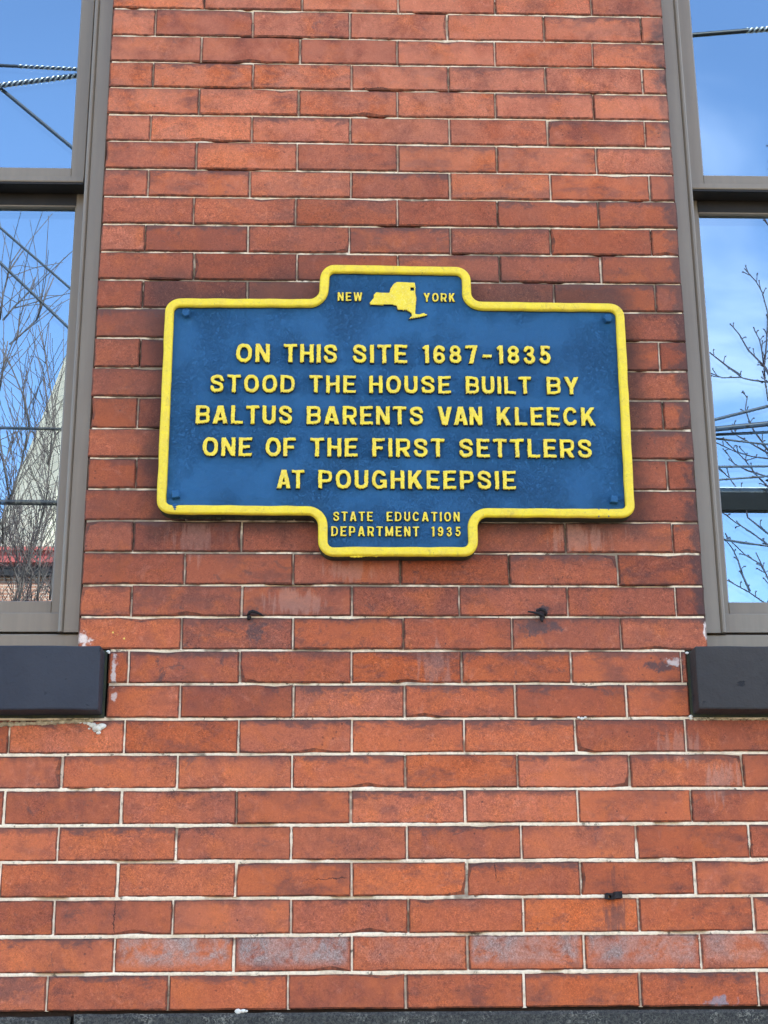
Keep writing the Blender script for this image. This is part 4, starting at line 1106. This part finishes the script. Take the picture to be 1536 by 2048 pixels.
s = MS(); s.add([(.4850, -.0155, 1.7862), (.5005, -.0140, 1.7875), (.5000, -.0140, 1.7995), (.4860, -.0150, 1.7985), (.4850, .004, 1.7862), (.5005, .004, 1.7875), (.5000, .004, 1.7995), (.4860, .004, 1.7985)],
    [(0, 1, 2, 3), (0, 4, 5, 1), (1, 5, 6, 2), (2, 6, 7, 3), (3, 7, 4, 0), (4, 7, 6, 5)]); s.build('block', MRUST, h3)
o = lump('mortar_crumb', [(-.1985, -.006, 1.5945, .0052), (-.190, -.006, 1.5950, .0040), (-.1840, -.005, 1.5945, .0026)], MMW, None, 21)
tag(o, 'small crumb of white mortar lying on the dark stone base course', 'mortar crumb')

# ---------------------------------------------------------------- across the street (seen in the glass)
def tree(name, base, hgt, spread, seed, label, group, lean=(0, 0), levels=6, m=MBARK, first=0.35, trunk_r=.16, upness=.35, twig=.004, buds=False, split=3, ratio=.70):
    rg = random.Random(seed)
    root = empty(name, base); tag(root, label, 'tree', group)
    tr, br, tw = MS(), MS(), MS()
    def grow(p, d, L_, r_, lv):
        n_ = 5 if lv < 3 else 4; pts = [p]; rr = [r_]; dd = d.copy()
        for i in range(n_):
            dd = (dd + Vector((rg.uniform(-1, 1), rg.uniform(-1, 1), rg.uniform(-.6, 1))) * (.13 if lv < 2 else .22) + Vector((0, 0, upness * .10))).normalized()
            pts.append(pts[-1] + dd * L_ / n_); rr.append(max(twig, r_ * (1 - .45 * (i + 1) / n_)))
        tgt = tr if lv == 0 else (br if lv < 4 else tw)
        tgt.tube(pts, rr, 8 if lv < 2 else (5 if lv < 4 else 3), cap=False)
        if buds and lv >= levels - 1:
            e = pts[-1]; tw.tube([e, e + dd * .010, e + dd * .022], [.003, .008, .002], 4)
        if lv >= levels: return
        nb_ = split + (1 if rg.random() < .4 else 0)
        for k in range(nb_):
            t = rg.uniform(.35, 1.0) if k else 1.0
            q = t * n_; i0 = min(int(q), n_ - 1); pp = pts[i0].lerp(pts[i0 + 1], q - i0)
            ax = Vector((rg.uniform(-1, 1), rg.uniform(-1, 1), rg.uniform(-.3, .3))).normalized()
            ang = rg.uniform(.35, .85) * spread if k else rg.uniform(.05, .3)
            nd = (Matrix.Rotation(ang, 3, ax) @ dd + Vector((0, 0, upness * .25))).normalized()
            r0_ = rr[i0] * (.62 if k else .85)
            grow(pp, nd, L_ * ratio * rg.uniform(.75, 1.12), max(twig, r0_), lv + 1)
    grow(Vector(base), Vector((lean[0], lean[1], 1)).normalized(), hgt * first, trunk_r, 0)
    tr.build('trunk', m, root, smooth=True, recalc=False); br.build('branches', m, root, smooth=True, recalc=False)
    tag(tw.build('twigs', MTWIG, root, recalc=False), kind='stuff')
    return root
tree('bare_tree', (-3.9, -15, -.14), 9.9, 1.0, 21, 'tall bare winter tree across the street in front of the pale church spire', 'bare street trees', levels=6, trunk_r=.06, twig=.0045, split=3, first=.30, ratio=.74)

def limb_tree(name, label, trunk, limbs, y, m, r0, jit, seed, buds):
    """a tree whose reaching limbs are laid out one by one: (x, z) points in the crown plane near y"""
    rg = random.Random(seed)
    root = empty(name, (trunk[0][0], trunk[0][1], -.14)); tag(root, label, 'tree', 'bare street trees')
    t = MS(); t.tube([Vector(p) for p in trunk], [r0 * (1 - .75 * i / (len(trunk) - 1)) for i in range(len(trunk))], 10)
    t.build('trunk', m, root, smooth=True, recalc=False)
    br, tw = MS(), MS()
    for L in limbs:
        dy = rg.uniform(-jit, jit); n = len(L)
        pts = [Vector((x, y + dy * (i / n) + rg.uniform(-.02, .02), z)) for i, (x, z) in enumerate(L)]
        if buds:    # carry the limb back to the trunk
            a = pts[0]; tz = a.z - .9; k = min(range(len(trunk)), key=lambda q: abs(trunk[q][2] - tz)); b = Vector(trunk[k])
            if a.x > 4.15: pts = [b, b.lerp(a, .5) + Vector((0, 0, -.08))] + pts
        rr = [max(.006, (.0135 if buds else .0125) * (1 - .75 * i / len(pts))) for i in range(len(pts))]
        br.tube(pts, rr, 6)
        for i in range(1, len(pts) - 1 + (0 if not buds else 1)):
            a = pts[i]; d = (pts[i] - pts[i - 1]).normalized()
            for q in range(2 if buds else 5):
                sd_ = Vector((rg.uniform(-1, 1), rg.uniform(-.6, .6), rg.uniform(-.2, 1))).normalized()
                p0 = pts[i - 1].lerp(a, rg.uniform(.2, 1)); Ls = rg.uniform(.03, .07) if buds else rg.uniform(.3, .9)
                e = p0 + (sd_ + d * .7) * Ls
                if buds: tw.tube([p0, e, e + sd_ * .012, e + sd_ * .022], [.005, .005, .0095, .0025], 5)
                else: tw.tube([p0, p0.lerp(e, .5) + Vector((rg.uniform(-.06, .06), 0, .03)), e], [.006, .005, .0035], 4)
    br.build('branches', m, root, smooth=True, recalc=False)
    tag(tw.build('twigs', m, root, recalc=False), kind='stuff')
BR = [[(3.39, 6.12), (3.384, 6.286), (3.386, 6.41), (3.38, 6.578), (3.377, 6.664), (3.346, 6.751)], [(3.393, 6.393), (3.274, 6.559), (3.215, 6.695), (3.167, 6.78)], [(3.386, 6.41), (3.418, 6.595), (3.441, 6.774), (3.449, 6.875), (3.417, 7.048), (3.378, 7.143), (3.29, 7.258)], [(3.418, 6.265), (3.383, 6.277), (3.269, 6.293), (3.186, 6.324), (3.053, 6.323), (2.956, 6.364)], [(3.184, 6.327), (3.09, 6.395), (2.951, 6.522)], [(3.569, 7.568), (3.52, 7.672), (3.473, 7.754)], [(3.385, 5.64), (3.354, 5.698), (3.263, 5.872), (3.227, 5.968), (3.215, 6.06), (3.239, 6.166)], [(3.386, 5.652), (3.353, 5.677), (3.192, 5.78), (3.126, 5.833), (3.098, 5.929)], [(3.384, 5.628), (3.349, 5.632), (3.227, 5.649), (3.099, 5.696), (2.941, 5.778)], [(3.389, 5.455), (3.336, 5.484), (3.192, 5.538), (3.092, 5.601), (3.037, 5.704)], [(3.36, 5.353), (3.331, 5.418), (3.261, 5.512), (3.182, 5.649), (3.019, 5.824)], [(3.349, 4.991), (3.298, 5.031), (3.162, 5.163), (3.152, 5.271), (3.11, 5.381), (3.048, 5.49), (2.959, 5.601)], [(3.341, 4.899), (3.291, 4.939), (3.168, 5.038), (3.055, 5.118), (2.991, 5.19)], [(3.342, 4.911), (3.289, 4.923), (3.11, 4.942), (2.947, 4.974)], [(3.293, 4.557), (3.268, 4.667), (3.224, 4.788), (3.119, 4.859), (3.01, 4.982)], [(3.122, 4.569), (3.081, 4.69), (3.059, 4.824), (3.032, 4.922)], [(3.283, 4.441), (3.219, 4.491), (3.122, 4.569), (2.945, 4.681)], [(3.268, 4.667), (3.199, 4.877)], [(3.569, 7.568), (3.60, 7.9), (3.55, 8.2), (3.62, 8.5)]]
K_ = (11.0 + 3.135) / (8.0 + 3.135)
def TR(x, z): return (-.0353 + (x + .0353) * K_, -11.0, 1.6 + (z - 1.6) * K_)
limb_tree('bare_tree', 'younger bare tree with swollen buds in front of the dark cabinet and cable bundle',
    [(4.95, -11.0, -.14), (4.93, -11.0, 1.8), (4.90, -11.0, 3.5)] + [TR(*q) for q in ((3.80, 4.2), (3.74, 5.0), (3.68, 5.8), (3.65, 6.6), (3.66, 7.4), (3.72, 8.6))], [[TR(*q)[::2] for q in l] for l in BR], -11.0, MTWD, .10, .12, 3, True)
BL = [[(-3.474, 5.702), (-3.384, 5.952), (-3.509, 6.231), (-3.603, 6.429), (-3.756, 6.684)], [(-3.394, 5.702), (-3.36, 6.008), (-3.255, 6.458), (-3.185, 6.916), (-3.171, 7.324), (-3.168, 7.737), (-3.162, 8.096)], [(-3.181, 5.703), (-3.176, 6.064), (-3.174, 6.458), (-3.086, 6.802), (-3.024, 7.149)], [(-3.389, 7.735), (-3.467, 8.094), (-3.63, 8.456), (-3.759, 8.7)], [(-3.171, 7.324), (-3.11, 7.678), (-3.197, 8.216), (-3.314, 8.765), (-3.406, 9.074)], [(-3.406, 9.074), (-3.319, 9.325), (-3.22, 9.579)], [(-3.679, 8.762), (-3.55, 8.948), (-3.421, 9.136)], [(-3.812, 9.07), (-3.788, 9.383), (-3.717, 9.764), (-3.596, 9.925)], [(-3.784, 9.07), (-3.653, 9.228), (-3.493, 9.386), (-3.418, 9.545)], [(-3.555, 6.915), (-3.473, 7.322), (-3.433, 7.735), (-3.499, 8.154)], [(-3.053, 5.786), (-3.043, 6.064), (-2.989, 6.346), (-2.984, 6.63)],
      [(-3.35, 3.6), (-3.42, 4.6), (-3.394, 5.702)], [(-3.35, 3.6), (-3.22, 4.7), (-3.181, 5.703)], [(-3.30, 3.9), (-3.12, 4.9), (-3.053, 5.786)], [(-3.36, 3.8), (-3.5, 4.8), (-3.474, 5.702)], [(-3.603, 6.429), (-3.60, 6.7), (-3.555, 6.915)], [(-3.433, 7.5), (-3.389, 7.735)], [(-3.756, 8.2), (-3.81, 8.7), (-3.812, 9.07)], [(-3.555, 6.915), (-3.7, 7.6), (-3.756, 8.2)], [(-3.756, 8.2), (-3.72, 8.5), (-3.679, 8.762)]]
limb_tree('bare_tree', 'slender bare multi-stemmed tree nearest the church spire',
    [(-3.33, -13, -.14), (-3.34, -13, 1.5), (-3.32, -13, 2.8), (-3.34, -13, 3.9)], BL, -13.0, MBARK, .12, .25, 9, False)

# church with pale slate spire
CH = empty('brick_church', (-4.6, -27.9, 0))
tag(CH, 'sunlit brick church tower with faded red eaves and a pale slate spire across the street', 'church')
s = MS(); s.box(-2.75, 2.75, -3.5, 1.9, -.14, 9.62)
ch_loc = (-4.6, -27.9, 0)
def chm(s, name, m): 
    o = s.build(name, m, CH, recalc=True)
    o.matrix_parent_inverse = Matrix.Identity(4); return o
chm(s, 'tower', MCHB)
s = MS(); s.box(-9.0, -2.76, -16.0, 1.5, -.14, 6.4); s.prism([(1.5, 6.4), (-16.0, 6.4), (-16.0, 6.5), (-7.2, 8.8), (1.5, 6.5)], 'x', -9.0, -2.76); chm(s, 'nave', MCHB)
s = MS(); s.box(-2.93, 2.93, -3.7, 2.12, 9.86, 10.08); s.box(-3.0, 3.0, -3.75, 2.2, 10.08, 10.15); chm(s, 'eaves', MRED)
s = MS(); s.box(-2.83, 2.83, -3.6, 2.02, 9.62, 9.86); chm(s, 'soffit', MDTRIM)
s = MS(); n_ = 8
lv = [(10.15, 2.66), (11.04, 2.40), (12.4, 2.03), (13.5, 1.70), (15.1, 1.27), (19.5, .02)]
v = []; f_ = []
for (z_, r_) in lv:
    for k in range(n_):
        a = 2 * math.pi * (k + .5) / n_; v.append((r_ * 1.05 * math.cos(a), -.5 + r_ * 1.05 * math.sin(a), z_))
for i in range(len(lv) - 1):
    for k in range(n_): f_.append((i * n_ + k, i * n_ + (k + 1) % n_, (i + 1) * n_ + (k + 1) % n_, (i + 1) * n_ + k))
s.add(v, f_); s.add(v[:8], [tuple(range(8))]); chm(s, 'spire', MSLATE)
s = MS(); s.box(-.03, .03, -.53, -.47, 19.4, 20.5); s.box(-.26, .26, -.53, -.47, 20.0, 20.06); chm(s, 'cross', MDTRIM)
for zc_ in (2.5, 6.0):
    for xw in (-.8, .8):
        s = MS(); s.box(xw - .45, xw + .45, 1.86, 1.93, zc_ - .9, zc_ + .9); o = chm(s, 'window', MDARKBOX)
        s = MS(); s.box(xw - .55, xw + .55, 1.90, 2.0, zc_ - 1.0, zc_ - .9); chm(s, 'window_sill', MWHITE)

# a plain house farther right across the street
HO = empty('clapboard_house', (13, -22, 0)); tag(HO, 'cream house with a dark gable roof across the street to the right of the church', 'house')
def hom(s, name, m):
    o = s.build(name, m, HO); o.matrix_parent_inverse = Matrix.Identity(4); return o
s = MS(); s.box(-4, 4, -8, 0, -.14, 4.6)
for z_ in np.arange(0, 4.5, .16): s.prism([(.002, z_), (.02, z_), (.006, z_ + .155), (.002, z_ + .155)], 'x', -4, 4)
hom(s, 'wall', MWHITE)
s = MS(); s.prism([(.4, 4.5), (-4, 7.2), (-8.4, 4.5), (-8.4, 4.62), (-4, 7.35), (.4, 4.62)], 'x', -4.3, 4.3); hom(s, 'roof', MROOF)
s = MS(); s.prism([(0, 4.6), (-4, 7.15), (-8, 4.6)], 'x', -3.98, 3.98); hom(s, 'gable', MWHITE)
for xw in (-2.4, 0, 2.4):
    for zw in (1.5, 3.6):
        s = MS(); s.box(xw - .45, xw + .45, .015, .04, zw - .65, zw + .65); hom(s, 'window', MDARKBOX)

# utility poles and cables
UP = empty('utility_pole', (5.1, -11.1, -.14)); tag(UP, 'timber utility pole with a dark equipment cabinet across the street on the right', 'utility pole', 'utility poles')
s = MS(); s.tube([(5.1, -11.1, -.14), (5.1, -11.1, 13.2)], [.17, .12], 12); s.build('pole', MPOLE, UP, smooth=True)
s = MS(); s.box(3.74, 4.96, -11.16, -11.04, 6.20, 6.415, .01); s.build('cabinet', MDARKBOX, UP)
s = MS(); s.box(3.6, 5.0, -11.17, -11.03, 6.42, 6.43, .003); s.build('cabinet_lid', MALU, UP)
s = MS(); s.box(3.9, 6.3, -11.26, -11.16, 12.5, 12.62); s.build('crossarm', MPOLE, UP)
for (px_, lb_) in ((-6.6, 'timber utility pole with a crossarm across the street, the leftmost one'), (0.5, 'timber utility pole with a crossarm, standing between the other two across the street')):
    q = empty('utility_pole', (px_, -10.95, -.14)); tag(q, lb_, 'utility pole', 'utility poles')
    s = MS(); s.tube([(px_, -10.95, -.14), (px_, -10.95, 13.3)], [.17, .12], 12); s.build('pole', MPOLE, q, smooth=True)
    s = MS(); s.box(px_ - .9, px_ + .9, -10.87, -10.77, 12.5, 12.62); s.build('crossarm', MPOLE, q)

def smooth3(P, n=8):
    out = []
    for i in range(len(P) - 1):
        p0, p1, p2, p3 = P[max(i - 1, 0)], P[i], P[i + 1], P[min(i + 2, len(P) - 1)]
        for k in range(n):
            t = k / n
            out.append(tuple(.5 * ((2 * p1[a]) + (-p0[a] + p2[a]) * t + (2 * p0[a] - 5 * p1[a] + 4 * p2[a] - p3[a]) * t * t + (-p0[a] + 3 * p1[a] - 3 * p2[a] + p3[a]) * t ** 3) for a in range(3)))
    out.append(tuple(P[-1])); return out
def wire(lbl, xl, xr, rad, *pairs, twist=None):
    """strung between the poles at xl and xr, through the given stretches ((x,y,z),(x,y,z))"""
    mid = []
    for (p, q) in pairs:
        k = (q[2] - p[2]) / (q[0] - p[0])
        for x in (p[0] - .45, p[0], q[0], q[0] + .45): mid.append((x, p[1], p[2] + (x - p[0]) * k))
    p, q = pairs[0]; k = (q[2] - p[2]) / (q[0] - p[0]); zl = min(12.6, max(4.6, p[2] + (xl - p[0]) * k))
    p, q = pairs[-1]; k = (q[2] - p[2]) / (q[0] - p[0]); zr = min(12.6, max(4.6, q[2] + (xr - q[0]) * k))
    P = [(xl, -10.8, zl)] + mid + [(xr, -10.8, zr)]
    s = MS(); s.tube(smooth3(P), rad, 6)
    o = s.build('overhead_cable', MWIRE, None, smooth=True, recalc=False); tag(o, lbl, 'cable', 'overhead cables along the street')
    if twist:
        (x0, y0, z0_), (x1, y1, z1_) = pairs[twist[2]]; k = (z1_ - z0_) / (x1 - x0)
        s = MS()
        for ph in (0, math.pi):
            Q = []; n2 = int((twist[1] - twist[0]) / .015)
            for i in range(n2):
                x = twist[0] + (twist[1] - twist[0]) * i / n2; a = x * 60 + ph
                Q.append((x, y0 + rad * math.cos(a), z0_ + (x - x0) * k + rad * math.sin(a)))
            s.tube(Q, rad * .42, 5)
        s.build('wrap', MALU, o, smooth=True, recalc=False)
wire('high black cable with bright wrapped ends, upper of the two over the street', -6.6, .5, .016, ((-3.279, -10, 10.357), (-2.517, -10, 10.324)), twist=(-3.1, -2.1, 0))
wire('high cable sloping up to the right, wrapped in bright strand', -6.6, .5, .022, ((-3.266, -10.05, 10.166), (-2.515, -10.05, 10.290)), twist=(-3.4, -2.1, 0))
wire('steep black guy cable dropping to the right from the high pair', -6.6, .5, .020, ((-3.265, -10.1, 10.150), (-2.505, -10.1, 9.476)))
wire('upper of two slanting service cables before the bare tree', -6.6, .5, .013, ((-3.174, -10, 8.634), (-2.459, -10, 7.990)))
wire('lower of two slanting service cables before the bare tree', -6.6, .5, .015, ((-3.150, -10.05, 8.283), (-2.461, -10.05, 7.608)))
wire('thin level cable crossing before the church spire and into the right-hand bundle', -6.6, 5.1, .013, ((-2.807, -9, 6.232), (-2.266, -9, 6.222)), ((3.199, -9.05, 6.223), (3.672, -9.05, 6.249)))
wire('thick black cable crossing low before the spire and above the dark cabinet', -6.6, 5.1, .023, ((-2.763, -9.05, 5.5946), (-2.263, -9.05, 5.588)), ((3.201, -9, 6.255), (3.677, -9, 6.308)))
wire('high cable rising to the right-hand pole', .5, 5.1, .024, ((3.499, -10, 10.81), (4.317, -10, 10.90)), twist=(4.1, 4.6, 0))
wire('topmost cable of the bundle slanting to the right-hand pole', .5, 5.1, .016, ((3.474, -10, 6.728), (3.998, -10, 6.870)))
wire('thin cable sinking to the right above the dark cabinet', .5, 5.1, .009, ((3.214, -9.05, 6.192), (3.663, -9.05, 6.140)))
wire('level thin cable just above the dark cabinet', .5, 5.1, .011, ((3.2105, -9, 5.917), (3.645, -9, 5.924)))
wire('lowest thin cable just above the dark cabinet', .5, 5.1, .009, ((3.213, -9.1, 5.833), (3.64, -9.1, 5.866)))
wire('low thin cable sinking to the right below the dark cabinet', .5, 5.1, .008, ((3.218, -9, 5.279), (3.586, -9, 5.220)))
